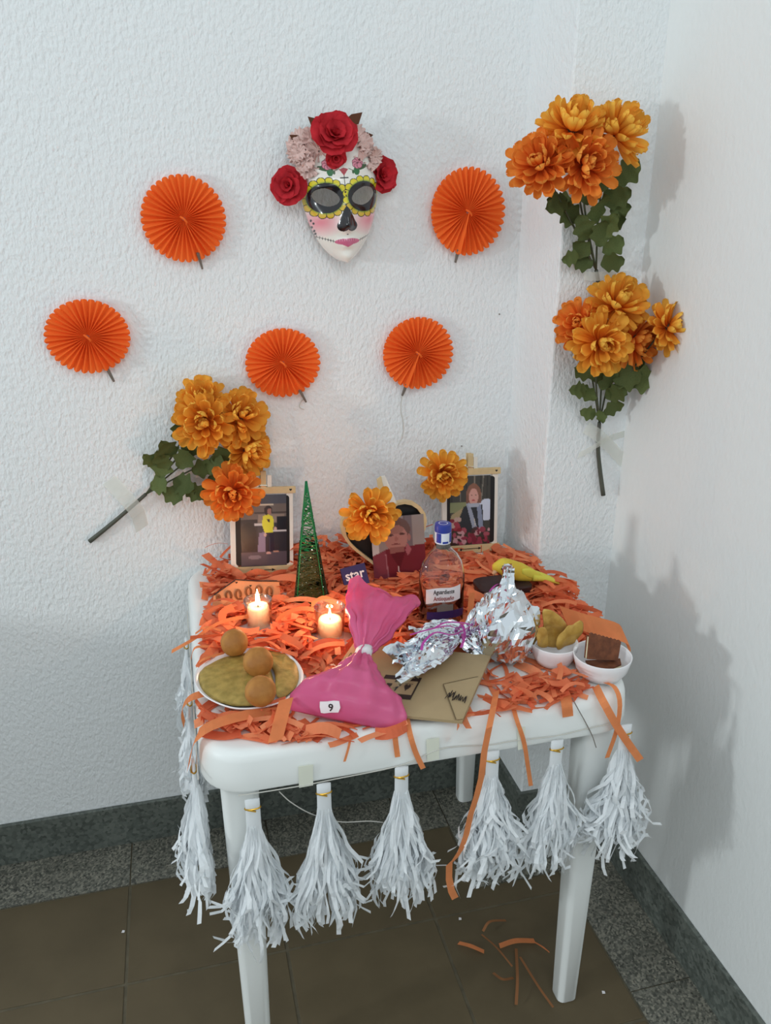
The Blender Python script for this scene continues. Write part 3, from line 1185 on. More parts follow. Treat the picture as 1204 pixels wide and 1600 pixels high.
# photograph 1: someone in a yellow shirt in an office
p1 = Paint(60, 90, (52, 49, 58))
p1.rect(0, 0, 1, .13, (78, 78, 88))
p1.rect(0, .13, 1, .40, (112, 100, 94))
p1.rect(.40, .13, .72, .16, (206, 196, 176))
p1.rect(.30, .24, 1, .27, (70, 60, 58))
p1.rect(.38, .28, .95, .39, (142, 126, 116))
p1.rect(.78, .31, 1, .50, (26, 26, 36))
p1.rect(0, .34, .36, .86, (34, 31, 38))
p1.rect(.30, .40, .48, .43, (200, 196, 196))
p1.rect(.70, .50, 1, .525, (206, 200, 200))
p1.rect(.70, .53, 1, .80, (44, 42, 50))
p1.poly([(.40, .54), (.52, .52), (.54, .80), (.36, .80)], (140, 124, 150))
p1.rect(0, .80, 1, 1, (86, 76, 86))
p1.ell(.30, .87, .14, .03, (128, 116, 126))
p1.ell(.17, .55, .17, .16, (18, 16, 22))
p1.ell(.20, .70, .12, .09, (22, 20, 26))
p1.ell(.60, .225, .085, .07, (46, 26, 26))
p1.ell(.63, .24, .045, .045, (158, 116, 104))
p1.poly([(.49, .30), (.60, .28), (.70, .31), (.72, .40), (.69, .54), (.52, .53), (.46, .42)], (222, 216, 52))
p1.poly([(.57, .34), (.64, .35), (.62, .40), (.58, .37)], (70, 50, 30))
p1.poly([(.53, .54), (.71, .53), (.73, .80), (.53, .80)], (26, 26, 46))
p1.line(.63, .60, .63, .79, .012, (70, 66, 84))
p1.ell(.53, .56, .03, .03, (206, 170, 160))
p1.ell(.75, .48, .04, .02, (206, 170, 160))
p1.ell(.60, .82, .05, .018, (206, 160, 150))
p1.ell(.76, .80, .07, .012, (190, 140, 120))
fr1, F1, W1, H1 = rect_frame('wooden photo frame at left holding a picture of a person in a yellow shirt', (361, 899), (459, 894), (356, 762), 1.640, .035, p1, .02, .52)

# photograph 3: someone in a dark coat with a grey scarf among flowers
p3 = Paint(60, 90, (58, 54, 48))
for k, x in enumerate((.05, .22, .38, .60, .76, .82, .92)):
    p3.line(x, 0, x + .05 * math.sin(k), .36, .022, (128, 120, 108) if k % 2 else (36, 32, 28), asp=1.4)
p3.rect(0, .38, .45, .52, (134, 140, 98))
p3.poly([(.05, .55), (.35, .45), (.30, .66), (.0, .64)], (168, 150, 112))
p3.ell(.90, .50, .20, .16, (206, 216, 236))
p3.ell(.58, .29, .185, .175, (134, 88, 68))
p3.rect(.40, .28, .76, .40, (124, 80, 62))
p3.poly([(.24, .60), (.34, .44), (.80, .42), (.84, .82), (.26, .80)], (30, 30, 40))
p3.ell(.58, .31, .115, .125, (206, 152, 140))
p3.ell(.53, .285, .022, .008, (70, 46, 40))
p3.ell(.63, .285, .022, .008, (70, 46, 40))
p3.ell(.58, .36, .045, .012, (170, 70, 74))
p3.poly([(.40, .40), (.48, .39), (.70, .80), (.58, .80)], (150, 158, 178))
p3.poly([(.66, .42), (.76, .42), (.84, .80), (.72, .80)], (132, 142, 168))
p3.poly([(.42, .40), (.74, .40), (.70, .46), (.50, .46)], (168, 176, 192))
p3.line(.60, .62, .63, .72, .012, (214, 204, 180))
rng = random.Random(3)
for k in range(40):
    x, y = rng.uniform(.1, 1), rng.uniform(.76, 1)
    c = rng.choice([(146, 52, 74), (120, 36, 56), (196, 150, 156), (164, 80, 96), (60, 40, 40)])
    p3.ell(x, y, rng.uniform(.03, .08), rng.uniform(.02, .05), c)
for k in range(16):
    p3.ell(rng.uniform(0, .28), rng.uniform(.62, .78), .06, .03, rng.choice([(130, 30, 50), (160, 50, 70), (190, 160, 150)]))
fr3, F3, W3, H3 = rect_frame('wooden photo frame at right holding a picture of a person in a grey scarf', (690, 866), (776, 860), (681, 734), 1.636, .035, p3, -.01, .48)

# heart frame
yh = 1.548
hA = ony(601, 903, yh)
hs = (ony(668, 850, yh) - ony(537, 850, yh)).length / 2
Fh = local_frame(hA, (1, -.02, .0), (.0, .12, 1))
heart = thing('heart_photo_frame', 'heart-shaped wooden frame with a portrait of a person in a maroon shirt', 'photo frame', hA, 'wooden frames with photographs')


def heart2(s, grow=0.0):
    """heart outline: tip at z=0, two arcs on top"""
    pts = []
    for k in range(40):
        t = 2 * math.pi * k / 40
        x = (s + grow) * math.sin(t) ** 3
        z = (s + grow) * (13 * math.cos(t) - 5 * math.cos(2 * t) - 2 * math.cos(3 * t) - math.cos(4 * t)) / 15.5
        pts.append((x, z + s * 1.07))
    return pts


o_, i_ = heart2(hs), heart2(hs, -.008)
for nm, a_, b_, y0, y1 in (('heart_rim', o_, i_, -.014, .006),):
    mb = MB()
    n = len(a_)
    vs = [Fh(x, z, y0) for x, z in a_] + [Fh(x, z, y0) for x, z in b_] + [Fh(x, z, y1) for x, z in a_] + [Fh(x, z, y1) for x, z in b_]
    fs = []
    for k in range(n):
        q = (k + 1) % n
        fs += [(k, q, n + q, n + k), (2 * n + k, 3 * n + k, 3 * n + q, 2 * n + q), (k, 2 * n + k, 2 * n + q, q), (n + k, n + q, 3 * n + q, 3 * n + k)]
    mb.add(vs, fs)
    build(nm, mb, M_WOOD, heart, autos=40)
mb = MB()
mb.extrude_poly([Fh(x, z, 0.001) for x, z in heart2(hs, -.007)], Fh(0, 0, .003) - Fh(0, 0, 0))
build('black_backing', mb, M_BLACK, heart)
p2 = Paint(60, 80, (150, 140, 138))
p2.rect(.0, .36, .14, .66, (206, 204, 204))
p2.rect(.60, 0, .76, .6, (112, 102, 106))
p2.rect(.76, 0, 1, .7, (150, 138, 134))
p2.rect(.62, 0, .64, .5, (92, 84, 88))
p2.ell(.46, .22, .27, .19, (104, 80, 76))
p2.poly([(0, .62), (.28, .52), (.72, .50), (1, .48), (1, 1), (0, 1)], (112, 38, 50))
p2.poly([(0, .62), (.25, .54), (.3, 1), (0, 1)], (136, 70, 84), .7)
p2.ell(.46, .36, .215, .215, (172, 124, 116))
p2.ell(.44, .22, .17, .07, (150, 108, 100))
p2.rect(.34, .50, .60, .60, (140, 92, 88))
p2.ell(.36, .305, .06, .016, (84, 56, 54))
p2.ell(.57, .295, .06, .016, (84, 56, 54))
p2.ell(.46, .37, .035, .04, (156, 104, 98))
p2.ell(.45, .455, .08, .012, (118, 60, 62))
p2.ell(.70, .36, .03, .06, (160, 110, 104))
p2.poly([(.62, .56), (.66, .44), (.74, .56), (.66, .66)], (164, 96, 104))
p2.poly([(.34, .60), (.62, .58), (.50, .86)], (90, 26, 38))
p2.line(.47, .82, .50, 1, .015, (230, 214, 210))
p2.line(.25, .60, .28, 1, .02, (160, 110, 120))
wph = (ony(660, 850, yh) - ony(579, 850, yh)).length
xl = Fh(0, 0).x
x0 = ony(579, 850, yh).x - hA.x
z1 = ony(620, 803, yh + .015).z - hA.z
picture('photograph', p2, Fh(x0, z1, -.0155), Fh(x0 + wph, z1, -.0155), Fh(x0 + .004, .004, -.0155), heart)
build('wooden_stake', MB().add([Fh(x, z, y) for y in (-.006, -.001) for x, z in
                                [(-.004 + .0, hs * 2.42), (.006, hs * 2.44), (.030, hs * 1.78), (.016, hs * 1.74)]],
                               [(0, 1, 2, 3)[::-1], (4, 5, 6, 7), (0, 1, 5, 4), (1, 2, 6, 5), (2, 3, 7, 6), (3, 0, 4, 7)]), M_WOODW, heart)
build('wooden_stake', MB().add([Fh(x, z, y) for y in (-.010, -.004) for x, z in
                                [(-.012, hs * 2.38), (-.003, hs * 2.44), (.006, hs * 1.78), (-.006, hs * 1.74)]],
                               [(0, 1, 2, 3)[::-1], (4, 5, 6, 7), (0, 1, 5, 4), (1, 2, 6, 5), (2, 3, 7, 6), (3, 0, 4, 7)]), M_WOOD, heart)
build('easel_leg', MB().tube([Fh(0, hs * 1.2, .006), Fh(0, 0.0, .05)], .004, 6), M_WOOD, heart)
for q in (F1(W1 / 2, 0), F3(W3 / 2, 0), hA):
    foot(q, .062, .030, T + .010)


def loose_bloom(label, px, py, y, R, n, deep):
    c = ony(px, py, y)
    b = thing('marigold_bloom', label, 'flower', c, 'single marigold blooms on the photo frames')
    M3 = frame_from(n)
    rr = [[c + M3 @ Vector((r * R * math.cos(q * .785), r * R * math.sin(q * .785), z * R)) for q in range(8)]
          for r, z in ((.004, -.30), (.12, -.24), (.20, -.08), (.16, .06), (.05, .16))]
    build('flower_base', MB().rings(rr), M_STEM, b, smooth=True)
    bloom(b, c, n, R, deep)


loose_bloom('single deep orange marigold bloom on the corner of the yellow-shirt photo frame', 364, 769, 1.618, .060, (-.1, -1, .15), True)
loose_bloom('single orange marigold bloom on the heart-shaped frame', 578, 803, 1.500, .057, (-.05, -1, .1), False)
loose_bloom('single orange marigold bloom on the corner of the grey-scarf photo frame', 690, 741, 1.605, .055, (-.1, -1, .15), False)

# ---- wire cone tree ---------------------------------------------------------
cb = onz(486, 934, T + .008)
ct = ony(478, 752, cb.y + .004)
coneH = ct.z - cb.z
cone = thing('wire_cone_tree', 'slim green wire cone tree with glitter standing before the wall', 'ornament', cb)
wcone = .036


def cone_pt(t, a):
    """t 0 at base..1 tip; three-sided pyramid skin with soft corners"""
    r = wcone * (1 - t) + .0012
    k = (a / (2 * math.pi) * 4) % 1
    r *= .86 + .2 * abs(k - .5) * 2
    ax = cb.lerp(ct, t)
    return ax + Vector((r * math.cos(a + .6), r * math.sin(a + .6), 0))


mb = MB()
for k in range(4):
    mb.tube([cone_pt(i / 8, k * math.pi / 2) for i in range(9)], .0014, 5)
mb.tube([cone_pt(0, k * .262) for k in range(25)], .002, 5)
build('frame', mb, M_GREENW, cone, smooth=True)
rng = random.Random(11)
for nm, t0, t1, cnt, m, rr_ in (('upper_wire', .40, 1.0, 150, M_GREENW, .0010), ('lower_wire', .0, .46, 420, M_OLIVEW, .0014)):
    mb = MB()
    for k in range(cnt):
        t = rng.uniform(t0, t1 * .97)
        a0 = rng.uniform(0, 6.28)
        sp, dt = rng.uniform(.7, 2.6), rng.uniform(-.10, .10)
        mb.tube([cone_pt(min(.99, max(0, t + dt * i / 6 + .004 * rng.uniform(-1, 1))), a0 + sp * i / 6) for i in range(7)], rr_, 4, cap=False)
    o = build(nm, mb, m, cone)
    o['kind'] = 'stuff'
mb = MB()
for k in range(170):
    p = cone_pt(rng.uniform(.02, .55), rng.uniform(0, 6.28))
    s = rng.uniform(.0007, .0013)
    mb.box(p + Vector((0, -.001, 0)), (s, s, s), rot=Matrix.Rotation(rng.uniform(0, 3), 3, 'X') @ Matrix.Rotation(rng.uniform(0, 3), 3, 'Z'))
build('glitter', mb, M_GLIT, cone)['kind'] = 'stuff'
foot(cb, .036)

# ---- candles ----------------------------------------------------------------


def candle(label, px_rim, px_base, R, hc, fl_h):
    b = onz(*px_base, T + .006)
    top = ony(*px_rim, b.y).z - b.z
    c = thing('candle_glass', label, 'candle', b, 'lit candles in glasses')
    wall, n = .0014, 40
    prof = [(R * .80, 0), (R * .86, .001), (R * .92, top * .4), (R, top - .001), (R - wall * .3, top), (R - wall, top - .001),
            (R * .92 - wall, top * .4), (R * .86 - wall, .006), (.001, .0055)]
    build('glass_cup', MB().lathe(b, [(.001, 0)] + prof, n), M_THIN, c, smooth=True)
    rc = R * .76
    z0 = .0075
    cp = [(.001, z0), (rc * .97, z0), (rc, z0 + .002), (rc, hc - .003), (rc * .94, hc), (rc * .5, hc - .0015), (.001, hc - .003)]
    wx = build('candle_wax', MB().lathe(b, cp, 32), M_WAX, c, smooth=True)
    build('wick', MB().tube([b + Vector((0, 0, hc - .004)), b + Vector((0, 0, hc + .006))], .0009, 6), M_WICK, wx)
    fp = [(.0004, hc + .002), (.0026 * fl_h, hc + .006), (.0036 * fl_h, hc + .010 * fl_h), (.0028 * fl_h, hc + .017 * fl_h), (.0012 * fl_h, hc + .024 * fl_h), (.0003, hc + .029 * fl_h)]
    build('flame', MB().lathe(b, fp, 14), M_FLAME, c, smooth=True)
    l = bpy.data.lights.new('flame_light', 'POINT')
    l.energy, l.color, l.shadow_soft_size = .75, (1.0, .50, .25), .006
    lo = bpy.data.objects.new('flame_light', l)
    COL.objects.link(lo)
    lo.parent = c
    lo.location = (0, 0, hc + .020 * fl_h)
    foot(b, R + .004, None, T + .002)
    return c


candle('lit white candle in a clear glass, left one beside the plate', (404, 936), (405, 981), .0265, .047, 1.2)
candle('lit white candle in a clear glass, right one beside the pink bag', (514, 947), (516, 998), .0285, .042, .75)

# ---- plate with fried food --------------------------------------------------
pl = [onz(x, y, T + .022) for x, y in ((303, 1062), (312, 1042), (345, 1024), (390, 1013), (432, 1014), (460, 1030), (474, 1052), (470, 1075), (445, 1096), (405, 1107), (365, 1108), (330, 1096), (310, 1080))]
plc = sum(pl, Vector()) / len(pl)
plate = thing('serving_dish', 'white pointed oval dish filled with golden fried patties, near the left edge', 'dish', (plc.x, plc.y, T))


def closed_spline(pts, n):
    P = pts[-2:] + pts + pts[:3]
    out = []
    m = len(pts)
    for i in range(n):
        t = i / n * m
        k = int(t)
        u = t - k
        a, b, c, d = P[k + 1], P[k + 2], P[k + 3], P[k + 4]
        out.append(0.5 * ((2 * b) + (c - a) * u + (2 * a - 5 * b + 4 * c - d) * u * u + (3 * b - a - 3 * c + d) * u ** 3))
    return out


rim = closed_spline(pl, 64)


def scaled(s, z):
    return [Vector((plc.x + (p.x - plc.x) * s, plc.y + (p.y - plc.y) * s, z)) for p in rim]


mb = MB().rings([scaled(.02, T + .003), scaled(.60, T + .003), scaled(.78, T + .006), scaled(.94, T + .018), scaled(1.0, T + .023), scaled(.985, T + .0245),
                 scaled(.95, T + .022), scaled(.78, T + .011), scaled(.6, T + .008), scaled(.02, T + .008)])
build('dish_body', mb, M_CERAM, plate, smooth=True)
foot(plc, .112, .072, T + .004)


def patty(label, px, zc, th):
    out = closed_spline([onz(x, y, zc) for x, y in px], 48)
    c = sum(out, Vector()) / len(out)
    rr = []
    for s_, dz in ((.02, -.5), (.7, -.5), (.93, -.3), (1, 0), (.98, .35), (.88, .7), (.62, .95), (.3, 1.0), (.02, 1.02)):
        ring = []
        for p in out:
            q = c + (p - c) * s_
            q.z = zc + dz * th + .0022 * noise.noise(q * 60) + .0012 * noise.noise(q * 150)
            ring.append(q)
        rr.append(ring)
    return solo('fried_patty', MB().rings(rr), M_PATTY, label, 'food', 'fried patties on the dish', smooth=True)


patty('large golden fried patty filling the left half of the white dish',
      [(309, 1062), (322, 1043), (355, 1028), (392, 1022), (418, 1040), (428, 1068), (420, 1092), (390, 1103), (352, 1100), (322, 1086)], T + .018, .011)
patty('golden fried patty on the right half of the white dish, partly behind the balls',
      [(408, 1020), (438, 1020), (460, 1036), (467, 1056), (460, 1076), (438, 1092), (430, 1080), (428, 1050)], T + .019, .008)


def ball(label, px, py, rpx, z):
    c = onz(px, py, z)
    k = (onz(px + 20, py, z) - onz(px - 20, py, z)).length / 40
    R = rpx * k
    mb = MB()
    rr = []
    for i in range(1, 20):
        th = math.pi * i / 20
        ring = []
        for q in range(32):
            a = 2 * math.pi * q / 32
            d = Vector((math.sin(th) * math.cos(a), math.sin(th) * math.sin(a), -math.cos(th)))
            ring.append(c + d * R * (1 + .03 * noise.noise(d * 2.2 + c * 9) + .012 * noise.noise(d * 9 + c * 5)))
        rr.append(ring)
    mb.rings(rr)
    return solo('fried_ball', mb, M_BALL, label, 'food', 'round fried dough balls on the dish', smooth=True)


ball('round fried dough ball at the back of the dish, nearest the candle', 366, 1004, 21.5, T + .050)
ball('round fried dough ball in the middle of the three', 403, 1034, 23.5, T + .049)
ball('round fried dough ball at the front rim of the dish', 407, 1080, 24.5, T + .049)

# ---- pink bag ---------------------------------------------------------------
bs = onz(540, 1128, T + .008)                      # seam centre
bn = onz(567, 1022, T + .060)                      # tied neck
bt = onz(600, 925, T + .090)                       # mouth of the bag
bag = thing('tied_plastic_bag', 'pink plastic bag tied in the middle with a small 9 sticker, at the front', 'bag', (bs.x, bs.y, T))
spine = spline([bs + Vector((0, 0, .000)), bs.lerp(bn, .45) + Vector((0, 0, .004)), bn, bn.lerp(bt, .5) + Vector((0, 0, .010)), bt], 61)
prof_ab = [(0, .088, .0035), (.03, .092, .012), (.08, .093, .022), (.18, .079, .036), (.28, .055, .038), (.38, .031, .027), (.45, .018, .018), (.49, .0105, .0105), (.515, .0105, .0105),
           (.56, .018, .012), (.66, .036, .014), (.78, .054, .016), (.90, .066, .015), (1.0, .071, .008)]


def interp(tab, t, k):
    for i in range(len(tab) - 1):
        if t <= tab[i + 1][0]:
            u = (t - tab[i][0]) / (tab[i + 1][0] - tab[i][0])
            u = u * u * (3 - 2 * u)
            return tab[i][k] * (1 - u) + tab[i + 1][k] * u
    return tab[-1][k]


rings = []
n = 96
for i, p in enumerate(spine):
    t = i / 60
    a, b = interp(prof_ab, t, 1), interp(prof_ab, t, 2)
    d = (spine[min(i + 1, 60)] - spine[max(i - 1, 0)]).normalized()
    right = Vector((.95, .0 - .12, 0))
    if t > .5:
        right = Vector((.93, .18, -.02))
    right = (right - d * right.dot(d)).normalized()
    up = right.cross(d)
    prox = math.exp(-((t - .50) / .20) ** 2)
    ring = []
    cz = p.copy()
    if t < .5:
        cz.z = max(cz.z, T + .006 + b * .93)
    for k in range(n):
        f = 2 * math.pi * k / n
        rip = 1 + prox * (.20 * math.sin(11 * f + 1.0) + .10 * math.sin(23 * f))
        q = right * (a * math.cos(f) * rip) + up * (b * math.sin(f) * rip)
        wr = .006 * noise.noise((cz + q) * 26 + Vector((3, 1, 7))) * min(1, t * 8)
        wr += .0075 * noise.noise(Vector((math.cos(f) * 5.0, math.sin(f) * 2, t * 3.0))) * (1 if .05 < t < .95 else .3)
        if t > .5:
            wr += .010 * (t - .5) * math.sin(7 * f + 3 * t) * abs(math.sin(f))
            q += d * (.020 * math.cos(f) * -1 + .012 * math.sin(3 * f)) * max(0, (t - .8) / .2)
        ring.append(cz + q + up * wr)
    rings.append(ring)
build('bag_body', MB().rings(rings, True, False), M_PINK, bag, smooth=True)
rr = [[bn + (spine[31] - spine[29]).normalized() * o + (Vector((1, -.1, 0)) * math.cos(k * .393) + Vector((.0, -.35, .94)) * math.sin(k * .393)) * .0150 for k in range(16)] for o in (-.009, .009)]
build('white_tape_tie', MB().rings(rr), M_WHITE, bag, smooth=True)
foot(bs.lerp(bn, .30), .095, .055, T + .006)
foot(bs.lerp(bn, .9), .03, .04, T + .03)


def surf_drop(px, py, parent_obj):
    """first hit of the pixel ray on an object (world space mesh at parent origin)"""
    dg = bpy.context.evaluated_depsgraph_get()
    o = Vector((0, 0, CAMZ))
    d = ray(px, py).normalized()
    mw = parent_obj.matrix_world.inverted()
    hit, loc, nor, idx = parent_obj.ray_cast(mw @ o, (mw.to_3x3() @ d).normalized())
    return (parent_obj.matrix_world @ loc, (parent_obj.matrix_world.to_3x3() @ nor).normalized()) if hit else (None, None)


bpy.context.view_layer.update()
bagb = [c for c in bag.children if c.name.startswith('bag_body')][0]
L4, N4 = surf_drop(516, 1104, bagb)
if L4 is None:
    L4, N4 = onz(516, 1104, T + .03), Vector((0, -.6, .8))
if N4.dot(ray(516, 1104)) > 0:
    N4 = -N4
ex = Vector((1, -.05, 0))
ex = (ex - N4 * ex.dot(N4)).normalized()
ez = N4.cross(ex)
lab_o = L4 + N4 * .0035
edge = [(-.015, -.008), (-.010, -.0092), (.0, -.0085), (.012, -.009), (.0155, -.002), (.0145, .0085), (.006, .0095), (-.004, .0088), (-.0155, .009), (-.0162, .001)]
lab = build('number_sticker', MB().extrude_poly([lab_o + ex * x + ez * z for x, z in edge], -N4 * .003), M_WHITE, bag)
build('number_nine', text_mb('9', .016, lambda c: lab_o + N4 * .0006 + ex * (c.x + .001) + ez * (c.y - .001)), M_INK, lab)

# ---- purple printed card behind the bag -------------------------------------
y_c = 1.492
q00, q10, q01 = ony(531, 889, y_c), ony(569, 879, y_c + .01), ony(541, 938, y_c - .03)
ex, ez = (q10 - q00), (q00 - q01)
wc, hc_ = ex.length, ez.length
ex.normalize()
ez = (ez - ex * ez.dot(ex)).normalized()
nrm = ex.cross(ez)
card = thing('printed_card', 'dark purple card with white lettering tucked behind the pink bag', 'card', q01)
build('card_board', MB().extrude_poly([q00, q10, q10 - ez * hc_, q00 - ez * hc_][::-1], -nrm * .004), M_PURPLE, card)
build('lettering', text_mb('star', .0275, lambda c: (q00 + q10) / 2 - ez * .019 + ex * c.x + ez * c.y - nrm * -.0008), M_WHITE, card)
build('lettering', text_mb('l   t', .022, lambda c: (q00 + q10) / 2 - ez * .040 + ex * c.x + ez * c.y - nrm * -.0008), M_WHITE, card)

# ---- bottle -----------------------------------------------------------------
bb = onz(688, 972, T + .006)
btop = ony(687, 818, bb.y).z - bb.z
bot = thing('liquor_bottle', 'clear glass flask of liquor with blue and white cap', 'bottle', bb)
AX, AY = .043, .024
s = btop / .205
bprof = [(.94, 0), (1.0, .004), (1.0, .10), (.98, .112), (.88, .128), (.66, .144), (.44, .153), (.33, .160), (.31, .176)]


def flask(inset, z0, prof_, n=48):
    rr = []
    for w, z in prof_:
        ring = []
        neck = min(1, max(0, (z - .10) / .055))
        for k in range(n):
            a = 2 * math.pi * k / n
            ay = AY * (1 - neck) + neck * AX * .31
            ax_ = AX * w - inset
            ayy = (ay * (w if neck < .01 else (1 - neck) + neck * (w / .31 if w < .4 else 1))) - inset
            e = .72 + .28 * neck
            cx_ = math.copysign(abs(math.cos(a)) ** e, math.cos(a))
            sy_ = math.copysign(abs(math.sin(a)) ** e, math.sin(a))
            ring.append(bb + Vector((ax_ * cx_, ayy * sy_, z * s + z0)))
        rr.append(ring)
    return rr


outer = flask(0, 0, bprof)
inner = flask(.0022, 0, [(.94, .006)] + bprof[2:])
build('glass_body', MB().rings(outer + inner[::-1]), M_GLASS, bot, smooth=True)
cap = MB().lathe(bb, [(.0005, .168 * s), (.0150, .168 * s), (.0152, .190 * s), (.0005, .190 * s)], 32)
cp = build('cap', cap, M_CAPW, bot, autos=40)
build('cap_top', MB().lathe(bb, [(.0005, .190 * s), (.0154, .190 * s), (.0158, .196 * s), (.0150, .2045 * s), (.0130, .205 * s), (.0005, .205 * s)], 32), M_BLUE, bot, autos=40)
build('cap_ring', MB().add([bb + Vector((.0085 * r * math.cos(a * .2618), .0085 * r * math.sin(a * .2618), .2052 * s)) for r in (1, .86) for a in range(24)],
                           [(a, (a + 1) % 24, 24 + (a + 1) % 24, 24 + a) for a in range(24)]), M_CAPW, cp)
for a0, a1 in ((-2.75, -2.1), (-1.0, -.35), (.6, 1.4)):
    mb = MB()
    st = 8
    mb.add([bb + Vector((.0156 * math.cos(a0 + (a1 - a0) * k / st), .0156 * math.sin(a0 + (a1 - a0) * k / st), z * s)) for z in (.171, .1895) for k in range(st + 1)],
           [(k, k + 1, st + 2 + k, st + 1 + k) for k in range(st)])
    build('blue_panel', mb, M_BLUE, cp)
mb = MB()
mb.add([bb + Vector((.0157 * math.cos(-1.9 + .7 * k / 6), .0157 * math.sin(-1.9 + .7 * k / 6), z * s)) for z in (.170, .174) for k in range(7)], [(k, k + 1, 8 + k, 7 + k) for k in range(6)])
build('blue_panel', mb, M_BLUE, cp)
# neck sleeve: torn grey tax strip
mb = MB()
mb.add([bb + Vector((.0139 * math.cos(-2.9 + 2.7 * k / 12), .0139 * math.sin(-2.9 + 2.7 * k / 12), z * s)) for z in (.158, .168) for k in range(13)], [(k, k + 1, 14 + k, 13 + k) for k in range(12)])
build('neck_strip', mb, M_CARD, bot)


def flask_y(x, off):
    u = min(.999, abs(x) / AX)
    c = u ** (1 / .72)
    return -AY * (1 - c * c) ** (.36) - off


def label_patch(x0, x1, zlo, zhi, off, m, nm, parent):
    mb = MB()
    n = 14
    vs = []
    for q in range(2):
        for k in range(n + 1):
            t = k / n
            x = x0 + (x1 - x0) * t
            z = (zlo if q == 0 else zhi)(t)
            vs.append(bb + Vector((x, flask_y(x, off), z * s)))
    mb.add(vs, [(k, k + 1, n + 2 + k, n + 1 + k) for k in range(n)])
    return build(nm, mb, m, parent, smooth=True)


wave = lambda b: (lambda t: b + .006 * t + .002 * math.sin(t * 6.28))
lb = label_patch(-.036, .030, wave(.052), wave(.082), .0006, M_WHITE, 'front_label', bot)
for txt, zz, m, sz in (('Aguardiente', .0735, M_INK, .0125), ('Antioqueño', .0600, M_REDINK, .0125)):
    def xf(c, zz=zz):
        x = c.x * .66 - .003
        t = (x + .036) / .066
        return bb + Vector((x, flask_y(x, .0011), (zz + .006 * t + .002 * math.sin(t * 6.28)) * s + c.y * s))
    build('lettering', text_mb(txt, sz, xf), m, lb)
label_patch(-.034, .042, lambda t: .020, lambda t: .036, .0006, M_PURPLE, 'purple_band', bot)
label_patch(-.016, .016, lambda t: .036, lambda t: .049, .0006, M_CARD, 'small_label', bot)
foot(bb, .044, .03)

# ---- kraft envelope ---------------------------------------------------------
ze = T + .016
E0, E1, E2 = onz(552, 1006, ze + .010), onz(767, 1024, ze + .014), onz(722, 1128, ze)
E3 = E0 + (E2 - E1)
en = (E1 - E0).cross(E0 - E3).normalized()
if en.z < 0:
    en = -en
env = thing('kraft_envelope', 'brown kraft paper envelope lying under the foil parcel', 'envelope', ((E0 + E2) / 2 - Vector((0, 0, .014))))
mb = MB()


def EP(u, v, h=0.0):
    return E0 * ((1 - u) * v) + E1 * (u * v) + E2 * (u * (1 - v)) + E3 * ((1 - u) * (1 - v)) + en * h


def pillow(u, v):
    return .003 * (math.sin(math.pi * u) * math.sin(math.pi * v)) ** .5


ng = 12
top = [EP(i / ng, j / ng, .001 + pillow(i / ng, j / ng)) for j in range(ng + 1) for i in range(ng + 1)]
bot_ = [EP(i / ng, j / ng, -.004) for j in range(ng + 1) for i in range(ng + 1)]
fsq = [(j * (ng + 1) + i, j * (ng + 1) + i + 1, (j + 1) * (ng + 1) + i + 1, (j + 1) * (ng + 1) + i) for j in range(ng) for i in range(ng)]
mb.add(top, fsq)
mb.add(bot_, [f[::-1] for f in fsq])
N1 = (ng + 1) ** 2
per = [i for i in range(ng)] + [ng + j * (ng + 1) for j in range(ng)] + [(ng + 1) * (ng + 1) - 1 - i for i in range(ng)] + [(ng - j) * (ng + 1) for j in range(ng)]
mb.f += [(per[(k + 1) % len(per)], per[k], per[k] + N1, per[(k + 1) % len(per)] + N1) for k in range(len(per))]
mb.mi += [0] * len(per)
build('envelope_body', mb, M_KRAFT, env, autos=50)


def flat_on_env(pts, m, nm, h=.0014, parent=None):
    mb = MB()
    vs = [EP(u, v, h + pillow(u, v) + .0006) for u, v in pts]
    mb.extrude_poly(vs[::-1], -en * .001)
    return build(nm, mb, m, parent or env)


def envline(u0, v0, u1, v1, w, m, nm, h=.0018):
    pts = [EP(u0 + (u1 - u0) * k / 6, v0 + (v1 - v0) * k / 6, h + pillow(u0 + (u1 - u0) * k / 6, v0 + (v1 - v0) * k / 6)) for k in range(7)]
    return MB().ribbon(pts, w, (EP(u1, v1) - EP(u0, v0)).cross(en))


# side flap with its fold lines
build('flap', MB().add([EP(u, v, .0032 + pillow(u, v)) for u, v in ((1, .02), (.96, .0), (.78, .45), (.98, .62), (1.0, .60))], [(0, 1, 2, 3, 4)[::-1]]), M_KRAFT, env)
for a in ((.96, 0, .78, .45), (.78, .45, .98, .62)):
    build('fold_line', envline(*a, .0014, M_KRAFTD, 'fold', .0036), M_KRAFTD, env)
SU0, SU1, SV0, SV1 = .37, .62, .52, .20
sp_ = Paint(56, 40, (168, 146, 112))
sp_.rect(0, 0, 1, .20, (46, 34, 32))
sp_.rect(0, .80, 1, 1, (46, 34, 32))
sp_.rect(.955, 0, 1, 1, (46, 34, 32))
for hx, hy, k_ in ((.25, .48, .07), (.74, .48, .08)):
    sp_.ell(hx - k_ * .5, hy - .04, k_ * .62, k_ * 1.0, (46, 34, 32))
    sp_.ell(hx + k_ * .5, hy - .04, k_ * .62, k_ * 1.0, (46, 34, 32))
    sp_.poly([(hx - k_ * 1.05, hy), (hx + k_ * 1.05, hy), (hx, hy + .17)], (46, 34, 32))
sp_.rect(.62, .32, .86, .36, (70, 56, 50))
mb = MB()
us = [(SU0 + (SU1 - SU0) * i / 55, SV0 + (SV1 - SV0) * j / 39) for j in range(40) for i in range(56)]
